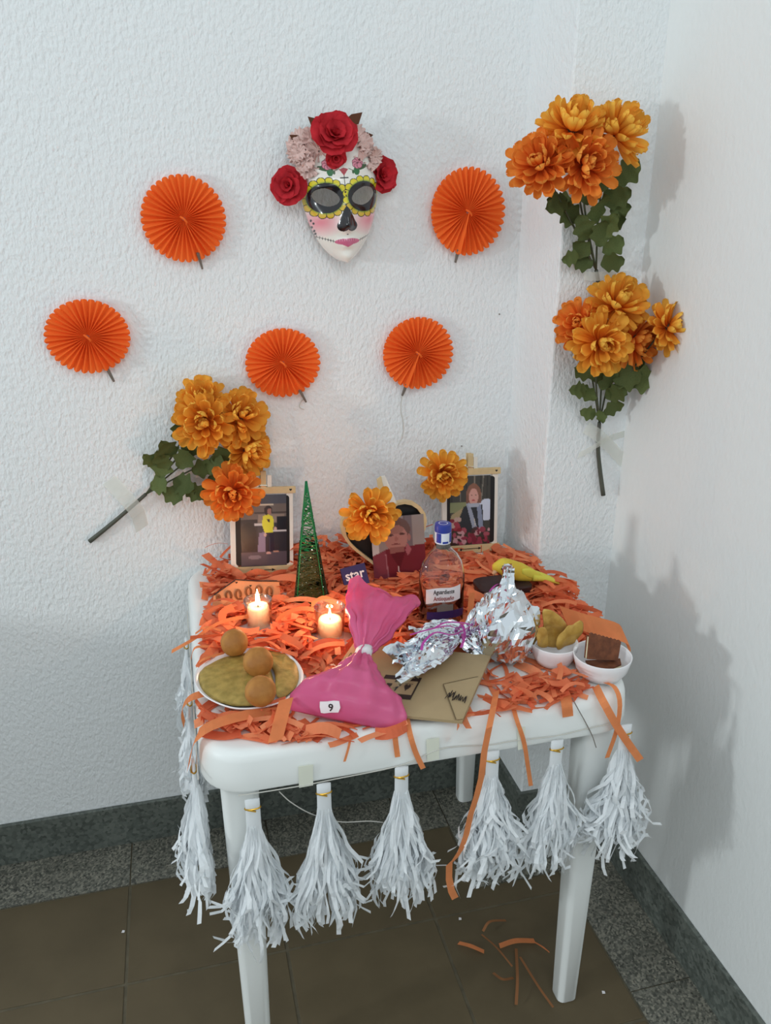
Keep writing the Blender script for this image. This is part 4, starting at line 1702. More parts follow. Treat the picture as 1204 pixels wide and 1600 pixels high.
mb.add([EP(u, v, .0020 + pillow(u, v)) for u, v in us],
       [(j * 56 + i, (j + 1) * 56 + i, (j + 1) * 56 + i + 1, j * 56 + i + 1) for j in range(39) for i in range(55)])
build('printed_sticker', mb, mat('sticker_print', (128, 128, 128), .6, attr=True), env, cols=sp_.linear().reshape(-1, 3))


def scribble(u0, v0, du, dv, k, seed):
    rg = random.Random(seed)
    pts = []
    for i in range(k):
        t = i / (k - 1)
        u, v = u0 + du * t + rg.uniform(-.006, .006), v0 + dv * t + (rg.uniform(.02, .09) if i % 2 else -rg.uniform(.02, .06))
        pts.append(EP(u, v, .0046 + pillow(u, v)))
    return MB().tube(spline(pts, k * 4), .00055, 4)


build('handwriting', scribble(.84, .30, .13, -.03, 22, 1), M_INK, env)
build('handwriting', scribble(.035, .78, .10, .02, 9, 2), M_INK, env)
QUADS = [[EP(-.02, -.03), EP(1.02, -.03), EP(1.02, 1.02), EP(-.02, 1.02)]]
foot((E0 + E2) / 2, .105, .055, T + .004)
foot(E2.lerp(E1, .5), .03, .05, T + .004)
foot(E2, .02, .02, T + .004)

# ---- foil parcel ------------------------------------------------------------
fb = onz(795, 976, T + .064)                       # ball centre
fn = onz(722, 988, T + .052)                       # tied neck
fe = onz(622, 1020, T + .052)                      # flared end
foil = thing('foil_parcel', 'crumpled aluminium foil parcel tied with magenta ribbon', 'foil parcel', (fn.x, fn.y, T))
rng = random.Random(5)


def crumple(p, amp):
    v = Vector(p)
    a = noise.noise(v * 24) * .6 + noise.noise(v * 60 + Vector((9, 2, 4))) * .6 + noise.noise(v * 120 + Vector((1, 7, 3))) * .28
    b = noise.noise(v * 26 + Vector((5, 5, 5))) * .7 + noise.noise(v * 62 + Vector((2, 8, 1))) * .5
    c = noise.noise(v * 25 + Vector((1, 9, 5))) * .7 + noise.noise(v * 58 + Vector((7, 3, 6))) * .5
    return Vector((b, c, a)) * amp


mb = MB()
rr = []
fspine = spline([fb + Vector((.052, -.002, -.006)), fb, fn.lerp(fb, .35) + Vector((0, 0, .0)), fn], 38)
tabr = [(0, .012, .012), (.08, .034, .034), (.26, .066, .062), (.46, .067, .062), (.64, .048, .044), (.80, .022, .020), (.93, .009, .009), (1, .008, .008)]
n = 52
for i, p in enumerate(fspine):
    t = i / 37
    a, b = interp(tabr, t, 1), interp(tabr, t, 2)
    d = (fspine[min(i + 1, 37)] - fspine[max(i - 1, 0)]).normalized()
    r_ = Vector((0, 1, 0))
    r_ = (r_ - d * r_.dot(d)).normalized()
    u_ = d.cross(r_)
    if u_.z < 0:
        u_ = -u_
    prox = math.exp(-((t - 1) / .30) ** 2)
    ring = []
    for k in range(n):
        f = 2 * math.pi * k / n
        rip = 1 + prox * .35 * math.sin(9 * f)
        q = p + r_ * (a * math.cos(f) * rip) + u_ * (b * math.sin(f) * rip)
        q += crumple(q, .017 * (1 - .7 * prox))
        q.z = max(q.z, T + .007)
        ring.append(q)
    rr.append(ring)
mb.rings(rr)
build('foil_ball', mb, M_FOIL, foil)
# flared skirt: an open pleated sheet
mb = MB()
nu, nv = 22, 54
vs, fs = [], []
dirv = (fe - fn)
sd = Vector((.35, .9, 0)).normalized()
for i in range(nu + 1):
    t = i / nu
    for k in range(nv + 1):
        u = k / nv * 2 - 1
        w = .012 + .088 * t ** .38
        ln = 1.0 + .10 * math.sin(u * 7 + 1) + .06 * math.sin(u * 19)
        p = fn + dirv * t * ln * (1 - .20 * abs(u) ** 2) + sd * (u * w * 1.05)
        p.z += .012 * math.sin(math.pi * min(1, t * 1.3)) * (1 - u * u) - .012 * t * u * u
        p.z += (.013 * t ** .6 * (1 - .3 * t)) * math.sin(u * 17 + 2 * math.sin(u * 3)) + .018 * t * noise.noise(Vector((u * 4, t * 2, 3)))
        q = p + crumple(p, .012 * min(1, t * 2 + .1))
        if i == nu:
            q += dirv.normalized() * rng.uniform(-.006, .010) + Vector((0, 0, rng.uniform(-.008, .004)))
        q.z = max(q.z, T + .026)
        vs.append(q)
for i in range(nu):
    for k in range(nv):
        o = i * (nv + 1) + k
        fs.append((o, o + 1, o + nv + 2, o + nv + 1))
mb.add(vs, fs)
build('foil_skirt', mb, M_FOIL, foil)
# second small skirt spreading in front under the neck
mb = MB()
vs, fs = [], []
for i in range(15):
    t = i / 14
    for k in range(31):
        u = k / 30 * 2 - 1
        p = fn + Vector((.012 + .030 * u + .05 * t, -.050 * t, -.028 * t)) + Vector((.030 * u * t, 0, .006 * math.sin(u * 15) * t))
        q = p + crumple(p, .010)
        q.z = max(q.z, T + .024)
        vs.append(q)
for i in range(14):
    for k in range(30):
        o = i * 31 + k
        fs.append((o, o + 1, o + 32, o + 31))
mb.add(vs, fs)
build('foil_fold', mb, M_FOIL, foil)
# twisted tip standing up from the ball
tip0, tip1 = onz(793, 945, T + .105), ony(793, 884, fb.y + .015)
mb = MB()
rr = []
for i in range(15):
    t = i / 14
    p = tip0.lerp(tip1, t)
    r_ = .024 * (1 - t) ** 2.0 + .0060 + .004 * max(0, t - .75) / .25
    rr.append([p + Vector((math.cos(a * .349), math.sin(a * .349), 0)) * r_ * (1 + .25 * math.sin(a * 3 + t * 5)) + crumple(p + Vector((a * .01, t * .1, 0)), .005) for a in range(18)])
mb.rings(rr)
build('foil_twist', mb, M_FOIL, foil)
rb = build('ribbon', MB().tube([fn + Vector((0, math.cos(a * .393) * .0125, math.sin(a * .393) * .0125)) for a in range(17)], .0026, 6), M_RIBBON, foil, smooth=True)
for pts in ([(722, 986), (700, 978), (668, 984), (640, 992)], [(722, 986), (705, 992), (680, 988), (662, 1003), (658, 1016)], [(722, 986), (735, 976), (700, 972), (680, 980)], [(722, 990), (724, 1000), (720, 1012)]):
    zz = [T + .064, T + .078, T + .080, T + .072, T + .066]
    build('ribbon_tail', MB().ribbon(spline([onz(x, y, zz[i]) for i, (x, y) in enumerate(pts)], 14), .0048, None), M_RIBBON, rb)
foot(fb, .066, .062, T + .008)
foot(fb - Vector((0, .03, 0)), .072, .075, T + .014)
foot(fn, .05, .03, T + .020)

# magenta curling ribbon beside the bottle
mb = MB()
mb.ribbon(spline([onz(741, 985, T + .03), onz(738, 960, T + .055), onz(745, 948, T + .06), onz(752, 962, T + .05), onz(748, 985, T + .03)], 24), .006, Vector((.5, -.7, .3)))
mb.ribbon(spline([onz(756, 965, T + .04), onz(760, 938, T + .07), onz(768, 920, T + .095), onz(780, 912, T + .10), onz(786, 922, T + .09)], 24), .005, Vector((.6, -.6, .3)))
solo('curling_ribbon', mb, M_RIBBON, 'magenta curling ribbon between the bottle and the foil parcel', 'ribbon')

# ---- dark box and toy bird --------------------------------------------------
dk = onz(790, 936, T + .006)
box = thing('dark_box', 'low dark brown box under the toy bird', 'box', dk)
mb = MB().rings([rrect(dk.x - .058, dk.x + .05, dk.y - .02, dk.y + .045, .018, z, 5) for z in (T + .004, T + .030)])
build('box_body', mb, mat('dark_brown', (52, 30, 30), .5), box, autos=40)
mb = MB().rings([rrect(dk.x - .060 + i, dk.x + .052 - i, dk.y - .022 + i, dk.y + .047 - i, .018, z, 5) for i, z in ((0, T + .0305), (0, T + .037), (.004, T + .040))])
build('box_lid', mb, mat('dark_brown', (52, 30, 30), .5), box, autos=40)
foot(dk + Vector((0, .012, 0)), .06, .036)

by = dk.y + .012
bd = [(771, 893, .0035), (776, 888, .0125), (786, 886, .0185), (797, 889, .0190), (810, 893, .0190), (824, 897, .0155), (834, 899, .0110)]
pts = [ony(x, y, by) for x, y, r in bd]
rs = [r for *_, r in bd]
cen = spline(pts, 25)
rad = [interp([(i / 6, r) for i, r in enumerate(rs)], i / 24, 1) for i in range(25)]
bird = thing('toy_bird', 'small yellow toy bird perched behind the foil parcel', 'toy bird', ony(805, 908, by))
build('bird_body', MB().tube(cen, rad, 20), M_BIRD, bird, smooth=True)
tl0, tl1 = ony(828, 898, by), ony(880, 914, by - .004)
mb = MB()
rr = []
for i in range(8):
    t = i / 7
    p = tl0.lerp(tl1, t) + Vector((0, 0, .004 * math.sin(t * 3)))
    a, b = .0125 * (1 - t) + .008, .009 * (1 - t) + .0025
    rr.append([p + Vector((0, a * math.cos(k * .524), b * math.sin(k * .524))) for k in range(12)])
build('tail', MB().rings(rr), M_BIRDT, bird, smooth=True)
w0 = ony(815, 893, by - .017)
mb = MB()
rr = []
for i in range(9):
    t = i / 8
    p = w0 + (ony(846, 900, by - .010) - w0) * t
    hh = .010 * math.sin(math.pi * (t * .8 + .15)) + .001
    rr.append([p + Vector((0, .003 * math.cos(k * .628), hh * math.sin(k * .628))) for k in range(10)])
build('wing', MB().rings(rr), M_BIRDT, bird, smooth=True)
e = ony(784, 889, by - .0185)
build('eye', MB().lathe(e - Vector((0, 0, .0022)), [(.0002, 0), (.0017, .0008), (.0022, .0022), (.0017, .0036), (.0002, .0044)], 12), M_BLACK, bird, smooth=True)
bk = ony(771, 895, by - .004)
build('beak', MB().tube([bk + Vector((.004, 0, .004)), bk + Vector((-.001, -.001, -.001)), bk + Vector((.001, -.001, -.006))], [.005, .0038, .0008], 8), mat('beak_pink', (214, 170, 130), .5), bird, smooth=True)

# ---- double bowl ------------------------------------------------------------
b1, b2 = onz(866, 1003, T + .042), onz(941, 1022, T + .042)
k1 = (onz(880, 1012, T + .03) - onz(850, 1012, T + .03)).length / 30
dish = thing('twin_dip_bowl', 'white ceramic twin dip bowl at the right end of the table', 'bowl', ((b1.x + b2.x) / 2, (b1.y + b2.y) / 2, T))
for c, R, H in ((b1, 37 * k1, .030), (b2, 44 * k1, .034)):
    base = Vector((c.x, c.y, T + .004))
    h = c.z - base.z
    pf = [(.001, 0), (R * .66, 0), (R * .72, .001), (R * .88, h * .35), (R * .96, h * .75), (R, h), (R * .985, h + .0012), (R * .955, h), (R * .915, h * .75), (R * .83, h * .38), (R * .62, .005), (.001, .0045)]
    build('bowl', MB().lathe(base, pf, 44), M_CERAM, dish, smooth=True)
    foot(base, R * .95, None, T + .006)
mid = (b1 + b2) / 2
dv = (b2 - b1).normalized()
build('bridge', MB().tube([b1 + dv * (36 * k1) + Vector((0, 0, -.004)), b2 - dv * (42 * k1) + Vector((0, 0, -.004))], .006, 10), M_CERAM, dish, smooth=True)


def chip(label, pts_px, y, zoff, bend, nm='plantain_chip', m=M_CHIP, th=.0014, group=None, cat='food'):
    poly = [ony(x, yy_, y) for x, yy_ in pts_px]
    c = sum(poly, Vector()) / len(poly)
    outl = []
    n = len(poly)
    for i in range(n):
        for q in range(4):
            a, b2_, c2, d2 = poly[(i - 1) % n], poly[i], poly[(i + 1) % n], poly[(i + 2) % n]
            u = q / 4
            outl.append(0.5 * ((2 * b2_) + (c2 - a) * u + (2 * a - 5 * b2_ + 4 * c2 - d2) * u * u + (3 * b2_ - a - 3 * c2 + d2) * u ** 3))
    mb = MB()
    rr = []

    def off(p, s, dy):
        q = c + (p - c) * s
        x = (q - c)
        return q + Vector((0, dy + bend * 30 * (x.x ** 2) - .18 * x.z + .010 * noise.noise(q * 45), 0))
    for s_, dy in ((.03, -th * .7), (.5, -th * .8), (.92, -th * .6), (1, 0), (.92, th * .6), (.5, th * .8), (.03, th * .7)):
        rr.append([off(p, s_, dy) for p in outl])
    mb.rings(rr)
    return solo(nm, mb, m, label, cat, group, smooth=True)


chip('folded golden plantain chip standing tallest in the left bowl', [(845, 953), (851, 948), (862, 952), (878, 966), (890, 986), (880, 1010), (862, 1014), (848, 1008), (848, 980)], b1.y + .004, 0, .2, group='plantain chips in the bowl')
chip('golden plantain chip leaning at the right side of the left bowl', [(866, 1004), (872, 990), (884, 978), (894, 976), (902, 966), (908, 972), (907, 990), (896, 1008), (880, 1014), (870, 1014)], b1.y - .004, 0, -.25, group='plantain chips in the bowl')
chip('pale plantain chip low at the left side of the left bowl', [(838, 985), (848, 978), (856, 990), (858, 1012), (846, 1014), (838, 1005)], b1.y - .008, 0, .1, group='plantain chips in the bowl')


def wafer(label, corner_px, y, dy, th, serr=True):
    a, b_, c_, d_ = [ony(x, yy_, y + (dy if i < 2 else 0)) for i, (x, yy_) in enumerate(corner_px)]
    top = []
    n = 17
    for k in range(n):
        t = k / (n - 1)
        p = a.lerp(b_, t)
        if serr:
            p = p + (a - d_).normalized() * (.0022 if k % 2 else 0)
        top.append(p)
    poly = top + [c_, d_]
    nn = (b_ - a).cross(a - d_).normalized()
    if nn.y < 0:
        nn = -nn
    w = thing('wafer', label, 'food', (c_ + d_) / 2, 'brown wafers in the bowl')
    m1 = MB().extrude_poly(poly, nn * th)
    build('wafer_sheet', m1, M_WAFER, w)
    m2 = MB().extrude_poly([p + nn * (th + .0002) for p in [a.lerp(d_, .15), b_.lerp(c_, .15), c_, d_]], nn * th * .8)
    build('cream_layer', m2, M_CREAM, w)
    m3 = MB().extrude_poly([p + nn * (th * 1.9) for p in [a.lerp(d_, .1), b_.lerp(c_, .1), c_, d_]], nn * th)
    build('wafer_sheet', m3, M_WAFER, w)


wafer('brown wafer standing upright in the right bowl', [(922, 990), (970, 1003), (965, 1032), (918, 1030)], b2.y - .006, .012, .004)
w2 = thing('wafer', 'brown wafer lying flat at the bottom of the right bowl', 'food', onz(941, 1038, T + .012), 'brown wafers in the bowl')
lay_ = [onz(x, y, T + .022) for x, y in ((914, 1034), (968, 1031), (970, 1040), (950, 1048), (922, 1046))]
build('wafer_sheet', MB().extrude_poly(lay_, (0, 0, .003)), M_WAFER, w2)
build('cream_layer', MB().extrude_poly([p + Vector((0, -.001, -.0032)) for p in lay_], (0, 0, .003)), M_CREAM, w2)
build('wafer_sheet', MB().extrude_poly([p + Vector((0, 0, -.0064)) for p in lay_], (0, 0, .003)), M_WAFER, w2)

# ---- wooden sign at the left back -------------------------------------------
ys = 1.540
sg = thing('wooden_sign', 'small house-shaped wooden sign with brown cut-out letters behind the left candle', 'sign', onz(375, 945, T + .004))
pp = [ony(x, y, yy_) for x, y, yy_ in ((332, 946, ys - .03), (334, 930, ys - .02), (368, 906, ys), (402, 908, ys), (436, 908, ys), (440, 946, ys - .03))]
build('sign_board', MB().extrude_poly(pp, (0, .004, -.001)), mat('peach_wood', (226, 150, 100), .6, var=.12, vscale=30), sg)
build('dark_edge', MB().tube([p + Vector((0, -.0015, .001)) for p in pp[1:5]], .0013, 5), M_INK, sg)
for k, (x, yb) in enumerate(((341, 941), (357, 938), (372, 936), (388, 932), (404, 930), (420, 932))):
    c = ony(x, yb - 8, ys - .022)
    R_ = .0085 if k else .005
    pts = [c + Vector((R_ * .62 * math.cos(a), -.002, R_ * 1.2 * math.sin(a))) for a in [q * .45 - .6 for q in range(13)]] + [c + Vector((R_ * .9, -.002, -R_ * 1.2))]
    build('letter', MB().tube(pts, .0022, 6), M_WOODB, sg, smooth=True)
for (x, y) in ((349, 929), (369, 909), (391, 914)):
    c = ony(x, y, ys - .012)
    build('heart_mark', MB().add([c + Vector((a, -.004, b)) for a, b in heart_pts(.0026)], [tuple(range(24))[::-1]]), M_INK, sg)
foot(ony(388, 935, ys - .03), .075, .028, T + .003)
solo('wood_sliver', MB().extrude_poly([ony(x, y, 1.64) for x, y in ((781, 853), (790, 852), (803, 866), (800, 867), (786, 862))], (0, .002, 0)), M_WOODW,
     'thin pale wood sliver beside the right photo frame', 'wood piece')

# =================================================================== SHREDDED PAPER
poly_px = [(326, 858), (316, 900), (318, 960), (312, 1030), (300, 1090), (312, 1142), (380, 1150), (430, 1158), (500, 1162), (560, 1160), (620, 1146), (690, 1136),
           (740, 1136), (800, 1116), (880, 1096), (945, 1076), (930, 1056), (978, 1000), (930, 948), (880, 905), (830, 870), (790, 850), (700, 850), (480, 860)]
POLY = [onz(x, y, T + .01) for x, y in poly_px]


def inside(x, y):
    r = False
    n = len(POLY)
    for i in range(n):
        a, b = POLY[i], POLY[(i + 1) % n]
        if (a.y > y) != (b.y > y) and x < (b.x - a.x) * (y - a.y) / (b.y - a.y) + a.x:
            r = not r
    return r


def pile(x, y):
    h = .016 + .006 * noise.noise(Vector((x * 9, y * 9, 0)))
    h += .055 * max(0, min(1, (y - 1.655) / .06))
    h += .022 * math.exp(-((x - .56) / .10) ** 2 - ((y - 1.12) / .07) ** 2)
    h += .018 * math.exp(-((x - .16) / .14) ** 2 - ((y - 1.33) / .08) ** 2)
    h += .022 * math.exp(-((x - .62) / .08) ** 2 - ((y - 1.42) / .10) ** 2)
    return h


rng = random.Random(21)
mb = MB()
SHC = []
shade = [lin((242, 148, 104)), lin((238, 134, 92)), lin((246, 158, 114)), lin((230, 122, 86)), lin((242, 142, 102))]
made, tries = 0, 0
while made < 2900 and tries < 80000:
    tries += 1
    x, y = rng.uniform(-.02, .74), rng.uniform(1.02, 1.715)
    if not inside(x, y):
        continue
    H = pile(x, y)
    lay = rng.random()
    z = T + .003 + H * lay
    L, w = rng.uniform(.035, .095), rng.choice((rng.uniform(.005, .009), rng.uniform(.010, .020)))
    th = rng.uniform(0, 6.28)
    kap = rng.uniform(-22, 22) * (1 if rng.random() < .5 else .4)
    el = rng.uniform(-.25, .35) * (1.0 if lay > .5 else .3)
    if y > 1.62:
        el += rng.uniform(-.3, .6)
    pts, sides = [], []
    p = Vector((x, y, z))
    d = Vector((math.cos(th), math.sin(th), el)).normalized()
    roll = rng.uniform(-.6, .6) if rng.random() < .75 else rng.uniform(-1.5, 1.5)
    tw = rng.uniform(-.5, .5)
    ns = 7
    wz = rng.uniform(.002, .007)
    ok = True
    for i in range(ns):
        t = i / (ns - 1)
        q = p.copy()
        q.z += wz * math.sin(t * 3.3 + th)
        lim = T + .0025
        q.z = max(q.z, lim)
        if not (inside(q.x, q.y) or rng.random() < .06) or q.y > 1.716:
            ok = False
            break
        for Q in QUADS:
            if q.z > T + .004 and all((Q[(e_ + 1) % 4] - Q[e_]).to_2d().cross((q - Q[e_]).to_2d()) > 0 for e_ in range(4)):
                ok = False
        for (cx, cy, rx, ry, zl) in FOOT:
            if ((q.x - cx) / rx) ** 2 + ((q.y - cy) / ry) ** 2 < 1 and q.z > zl:
                ok = False
                break
        if not ok:
            break
        pts.append(q)
        s_ = d.cross(Vector((0, 0, 1))).normalized()
        n_ = s_.cross(d)
        r_ = roll + tw * t
        sides.append(s_ * math.cos(r_) + n_ * math.sin(r_))
        step = L / (ns - 1)
        p = p + d * step
        th += kap * step
        el -= .06
        d = Vector((math.cos(th), math.sin(th), el)).normalized()
    if not ok:
        continue
    mb.ribbon(pts, w, sides)
    c = rng.choice(shade)
    SHC += [c] * (2 * ns)
    made += 1
pile_o = solo('shredded_paper', mb, M_SHRED, 'orange shredded tissue paper heaped all over the table top', 'shredded paper', cols=np.array(SHC))
pile_o['kind'] = 'stuff'


# individually visible strips
def strip(label, pts, w, side=None, n=14, m=M_ORANGE, group='long orange paper strips at the table edge', thick=None):
    mb = MB().ribbon(spline(pts, n), w, side)
    return solo('paper_strip', mb, m, label, 'paper strip', group)


YF = TY0 - .006
X1 = Vector((1, 0, 0))


def hang(label, top_px, px, w, yf=YF, side=X1):
    pts = [onz(x, y, T + .010) for x, y in top_px] + [ony(x, y, yf - .0012 * i) for i, (x, y) in enumerate(px)]
    return strip(label, pts, w, side)


hang('short orange strip hanging straight over the front edge below the pink bag', [(618, 1118)], [(617, 1150), (621, 1183)], .0085)
hang('orange strip slanting right over the front edge below the envelope', [(635, 1120)], [(641, 1150), (650, 1178), (661, 1201)], .0085, side=Vector((1, 0, .3)))
hang('tiny orange strip pointing down left of the pink bag sticker', [(548, 1145)], [(545, 1165), (538, 1190)], .004)
hang('orange strip end poking left over the edge below the envelope flap', [(735, 1118), (722, 1134)], [(702, 1160)], .010, side=Vector((.6, 0, .8)))
hang('longest orange strip, hanging from the front edge past the tassels almost to the floor', [(775, 1080)],
     [(768, 1118), (757, 1170), (750, 1225), (737, 1265), (726, 1312), (714, 1338), (701, 1352), (703, 1385), (711, 1404)], .0125, yf=YF - .016, side=Vector((1, .2, .15)))
hang('narrow orange strip dangling between the tassels right of the middle', [(798, 1090)], [(806, 1122), (818, 1158), (824, 1195), (829, 1228)], .0075)
hang('broad orange tab folded over the front edge', [(880, 1072)], [(885, 1100), (887, 1120)], .019)
hang('orange strip crossing diagonally over the rightmost gold tie', [(930, 1072)], [(944, 1100), (968, 1142), (1000, 1188)], .013, side=Vector((1, 0, .5)), yf=YF - .012)
hang('curled orange strip at the right front corner behind the diagonal one', [(945, 1066), (960, 1074)], [(968, 1098), (963, 1140), (948, 1184)], .0085, yf=YF - .004)
strip('rolled orange paper strip sticking out over the left table edge', [onz(395, 962, T + .035), onz(345, 972, T + .04), onz(300, 1000, T + .03), onz(268, 1018, T + .015)], .007, Vector((.2, .6, .8)))
strip('broad orange strip curling over the front left corner', [onz(440, 1112, T + .014), onz(380, 1118, T + .02), onz(325, 1136, T + .02), onz(303, 1160, T + .0), ony(294, 1200, 1.085)], .020, [Vector((0, 1, .25))] * 9 + [Vector((.3, 1, .2))] * 5)
strip('pale orange flap hanging over the left edge beside the dish', [onz(322, 1082, T + .014), onz(295, 1092, T + .012), ony(284, 1110, 1.25), ony(288, 1132, 1.25)], .022, Vector((.15, 1, 0)))
strip('broad orange tab standing in front of the dish rim', [onz(447, 1092, T + .042), onz(440, 1118, T + .032), onz(430, 1158, T + .008)], .023, Vector((1, .1, .05)))
strip('wide orange sheet piece behind the right bowl', [onz(880, 962, T + .045), onz(920, 975, T + .045), onz(972, 990, T + .03), onz(978, 1008, T + .01)], .040, Vector((-.1, .75, .65)))
strip('upright orange strip standing between bottle and foil parcel', [onz(733, 985, T + .01), onz(735, 950, T + .035), onz(737, 926, T + .055)], .012, Vector((1, -.1, 0)))
strip('broad orange strip bridging behind the right candle', [onz(486, 945, T + .05), onz(505, 935, T + .058), onz(530, 942, T + .05), onz(548, 935, T + .045)], .014, Vector((.2, .9, .4)))
rng = random.Random(77)
# back rows and curls at left edge
for k, (a, b, c) in enumerate((((345, 985), (322, 980), (305, 990)), ((330, 1010), (305, 1012), (298, 1030)), ((350, 1020), (318, 1030), (306, 1042)))):
    strip(('thin orange curl farthest back at the left table edge', 'thin orange curl in the middle at the left table edge behind the dish', 'thin orange curl touching the back rim of the dish')[k], [onz(*a, T + .03), onz(*b, T + .035), onz(*c, T + .012)], .0045, Vector((.1, .8, .6)))

# strips lying on the floor
FLS = [([(716, 1473), (735, 1478), (756, 1487)], .010), ([(780, 1478), (805, 1470), (835, 1470)], .013), ([(835, 1472), (848, 1480), (858, 1488)], .004), ([(806, 1482), (808, 1530), (806, 1570)], .006),
       ([(812, 1495), (840, 1540), (864, 1574)], .005), ([(770, 1520), (785, 1530), (802, 1528)], .006), ([(754, 1455), (765, 1440), (790, 1438)], .006), ([(752, 1460), (775, 1480), (800, 1510)], .004)]
FLL = ['short orange paper strip lying leftmost on the floor tiles', 'broadest orange paper strip lying on the floor tiles', 'thin orange sliver next to the broad strip on the floor',
       'brown paper strip lying straight towards the camera on the floor', 'long brown paper strip slanting towards the right table leg', 'curved brown paper strip at the left of the fallen strips',
       'hooked brown paper strip farthest back on the floor tiles', 'thin brown paper strip crossing the middle of the fallen strips']
for k, (pp_, w) in enumerate(FLS):
    strip(FLL[k], [onz(x, y, .004 + .010 * math.sin(math.pi * i / (len(pp_) - 1)) + .0015 * k) for i, (x, y) in enumerate(pp_)], w, None,
          group='orange strips fallen on the floor', m=M_ORANGE if k < 3 else M_BROWNS)
rng = random.Random(4)
for k, (x, y) in enumerate(((718, 1436), (942, 1551), (192, 1456), (1104, 1548), (225, 1275))):
    if k == 4:
        continue
    p = onz(x, y, .002 if k != 3 else .006)
    solo('paper_scrap', MB().extrude_poly([p + Vector((a, b, 0)) for a, b in ((-.003, -.002), (.003, -.003), (.004, .002), (-.001, .004))], (0, 0, .001)), M_WHITE,
         ('tiny white paper scrap on the tile under the middle of the table', 'tiny white paper scrap right of the right front leg', 'tiny white paper scrap beside the left grout line', 'tiny white paper scrap on the terrazzo border at right')[k], 'paper scrap', 'paper scraps on the floor')

# =================================================================== TASSELS


def tassel(label, top, length, wid, seed, side=False, flare=1.0, ruff=1.0):
    rg = random.Random(seed)
    top = Vector(top)
    t = thing('paper_tassel', label, 'tassel', top - Vector((0, 0, length)), 'white paper tassels along the table edge')
    ax = Vector((0, 1, 0)) if side else Vector((1, 0, 0))
    dp = Vector((-1, 0, 0)) if side else Vector((0, -1, 0))
    hw = .0110
    mb = MB()
    rr = []
    hl = length * .24
    for z, w, d in ((.012, 1.0, .0025), (0, 1.0, .003), (-hl * .5, 1.02, .0045), (-hl, 1.15, .006), (-hl - length * .18, 1.7, .011)):
        rr.append([top + ax * (hw * w * math.cos(a * .524)) + dp * (d * math.sin(a * .524) + .004) + Vector((0, 0, z)) for a in range(12)])
    build('folded_head', MB().rings(rr), M_PAPER, t, smooth=True)
    tz = top - Vector((0, 0, .004))
    mb = MB()
    mb.tube([tz + ax * (hw * 1.08 * math.cos(a * .449)) + dp * (.0042 * math.sin(a * .449) + .004) for a in range(15)], .0013, 5)
    mb.tube([tz + ax * (-.008) + dp * .008, tz + ax * .004 + dp * .009 + Vector((0, 0, -.004))], .0014, 5)
    build('gold_tie', mb, M_GOLD, t)
    mb = MB()
    R = wid / 2
    for k in range(150):
        a = rg.uniform(0, 6.28)
        L = length * rg.uniform(.62, 1.0) - hl * .6
        out = rg.uniform(.15, 1.0) ** .6
        p0 = top + ax * (hw * .8 * math.cos(a)) + dp * (.004 + .004 * math.sin(a)) - Vector((0, 0, hl * rg.uniform(.5, 1.0)))
        pts, sides = [], []
        ns = 12
        ph1, ph2 = rg.uniform(0, 6.28), rg.uniform(0, 6.28)
        wob = rg.uniform(.003, .011) * ruff
        for i in range(ns):
            s_ = i / (ns - 1)
            spread = R * out * (min(1, s_ * 1.2) ** 1.15) * (1.0 if s_ < .8 else 1.0 - .25 * (s_ - .8) / .2) * flare
            o = ax * (spread * math.cos(a) + wob * s_ * math.sin(11 * s_ + ph1)) + dp * (max(-.004, spread * .62 * math.sin(a)) + wob * s_ * math.sin(10 * s_ + ph2))
            pts.append(p0 + o - Vector((0, 0, L * s_)))
            ang = a + 1.57 + .9 * math.sin(5 * s_ + ph1)
            sides.append(ax * math.cos(ang) + dp * math.sin(ang) + Vector((0, 0, .15 * math.sin(ph2 + 5 * s_))))
        if rg.random() < .22:                      # stray curled ends
            e, st_ = pts[-3].copy(), rg.uniform(.012, .03)
            dd = (ax * math.cos(a) + dp * abs(math.sin(a)) * .5)
            pts[-2] = e + dd * st_ * .6 - Vector((0, 0, .010))
            pts[-1] = e + dd * st_ * 1.3 + Vector((0, 0, rg.uniform(-.02, .012)))
        mb.ribbon(pts, [rg.uniform(.0048, .0080)] * ns, sides)
    o = build('fringe', mb, M_PAPER, t)
    o['kind'] = 'stuff'
    return t


def front_tassel(label, tx, ty, by, wpx, seed, yf=TY0 - .006):
    top = ony(tx, ty, yf)
    bt_ = ony(tx, by, yf - .02)
    return tassel(label, top, top.z - bt_.z, wpx * .00112, seed, ruff=1.9 if seed in (4, 6) else 1.0)


front_tassel('white paper tassel in front of the left table leg', 394, 1256, 1488, 86, 1)
front_tassel('white paper tassel, second from the left on the front edge', 505, 1232, 1455, 96, 2)
front_tassel('full white paper tassel, third from the left on the front edge', 626, 1206, 1418, 96, 3)
front_tassel('white paper tassel behind the longest hanging orange strip', 768, 1181, 1385, 90, 4)
front_tassel('slim white paper tassel, second from the right on the front edge', 868, 1164, 1368, 82, 5)
front_tassel('ruffled white paper tassel at the right front corner', 975, 1140, 1342, 92, 6)
for lab_, y_, px_, py_, ln_, wd_, sd_ in (('large white paper tassel at the front left corner of the table', 1.085, 298, 1215, .245, .115, 7),
                                        ('white paper tassel in the middle of the left table edge', 1.27, 290, 1120, .20, .085, 8),
                                        ('white paper tassel farthest back on the left table edge', 1.47, 288, 975, .19, .08, 9)):
    tp = Vector((TX0 - .008, y_, T - .055))
    tassel(lab_, tp, ln_, wd_, sd_, side=True)

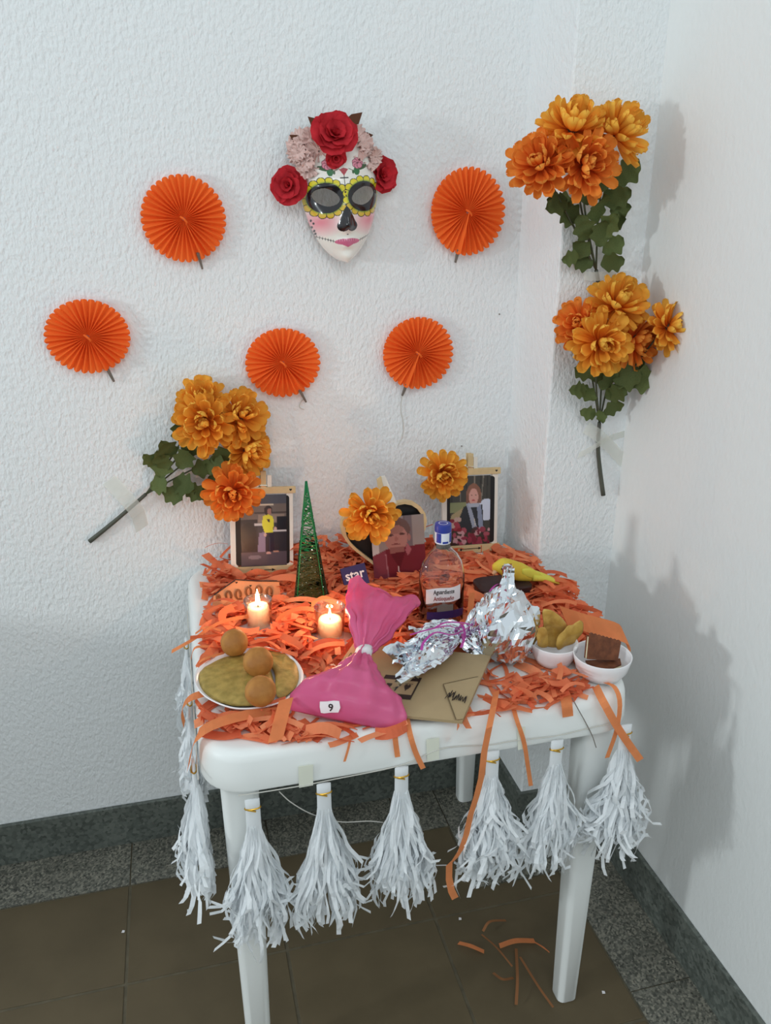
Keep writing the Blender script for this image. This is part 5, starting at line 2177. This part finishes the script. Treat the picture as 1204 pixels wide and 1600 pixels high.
# cord along the apron and the loose thread below
cord = MB().tube(spline([ony(x, y, TY0 - .005) for x, y in ((372, 1243), (395, 1240), (470, 1228), (520, 1218), (626, 1196), (690, 1170), (765, 1164), (800, 1158), (868, 1150), (920, 1138), (960, 1130))], 60), .0009, 5)
solo('hanging_cord', cord, M_THREAD, 'thin white cord carrying the tassels along the front apron', 'cord')
cord = MB().tube(spline([Vector((TX0 - .006, y, T - .045 + .006 * math.sin(y * 30))) for y in (1.04, 1.10, 1.18, 1.27, 1.38, 1.47, 1.60)], 40), .0010, 5)
solo('hanging_cord', cord, M_THREAD, 'thin white cord carrying the tassels along the left apron', 'cord')
solo('loose_thread', MB().tube(spline([ony(x, y, TY0 + .01) for x, y in ((436, 1237), (455, 1254), (487, 1272), (530, 1284), (575, 1283), (598, 1285))], 30), .0009, 5), M_THREAD,
     'loose white thread sagging between the tassels below the front edge', 'thread')
solo('loose_thread', MB().tube(spline([onz(893, 1090, T + .012)] + [ony(x, y, YF) for x, y in ((905, 1112), (915, 1130), (925, 1150), (931, 1168))], 20), .0008, 5), M_CARD,
     'thin grey thread hanging at the right of the front edge', 'thread')

# masking tape squares on the apron


def apron_tape(label, corners):
    mb = MB().extrude_poly([ony(x, y, TY0 - .0050) for x, y in corners], (0, .0006, 0))
    return solo('masking_tape', mb, mat('pale_tape', (242, 244, 230), .5, transl=.2), label, 'tape', 'tape pieces on the table apron')


apron_tape('pale tape square on the front apron above the second tassel', ((466, 1198), (489, 1195), (489, 1227), (467, 1231)))
apron_tape('pale tape square on the front apron right of the third tassel', ((666, 1156), (686, 1153), (686, 1186), (667, 1190)))
apron_tape('pale tape square on the front apron behind the narrow dangling strip', ((808, 1138), (820, 1136), (820, 1170), (809, 1172)))

# nail holes in the wall
for lab_, x, y in (('small dark nail hole in the back wall above the right frame', 721, 697), ('small dark nail hole in the back wall near the pillar', 780, 491)):
    c = ony(x, y, WALL_Y - .001)
    solo('nail_hole', MB().lathe(c - Vector((0, 0, 0)), [(.0004, -.0015), (.0016, -.001), (.0016, .001), (.0004, .0015)], 8), M_CARD, lab_, 'nail hole')
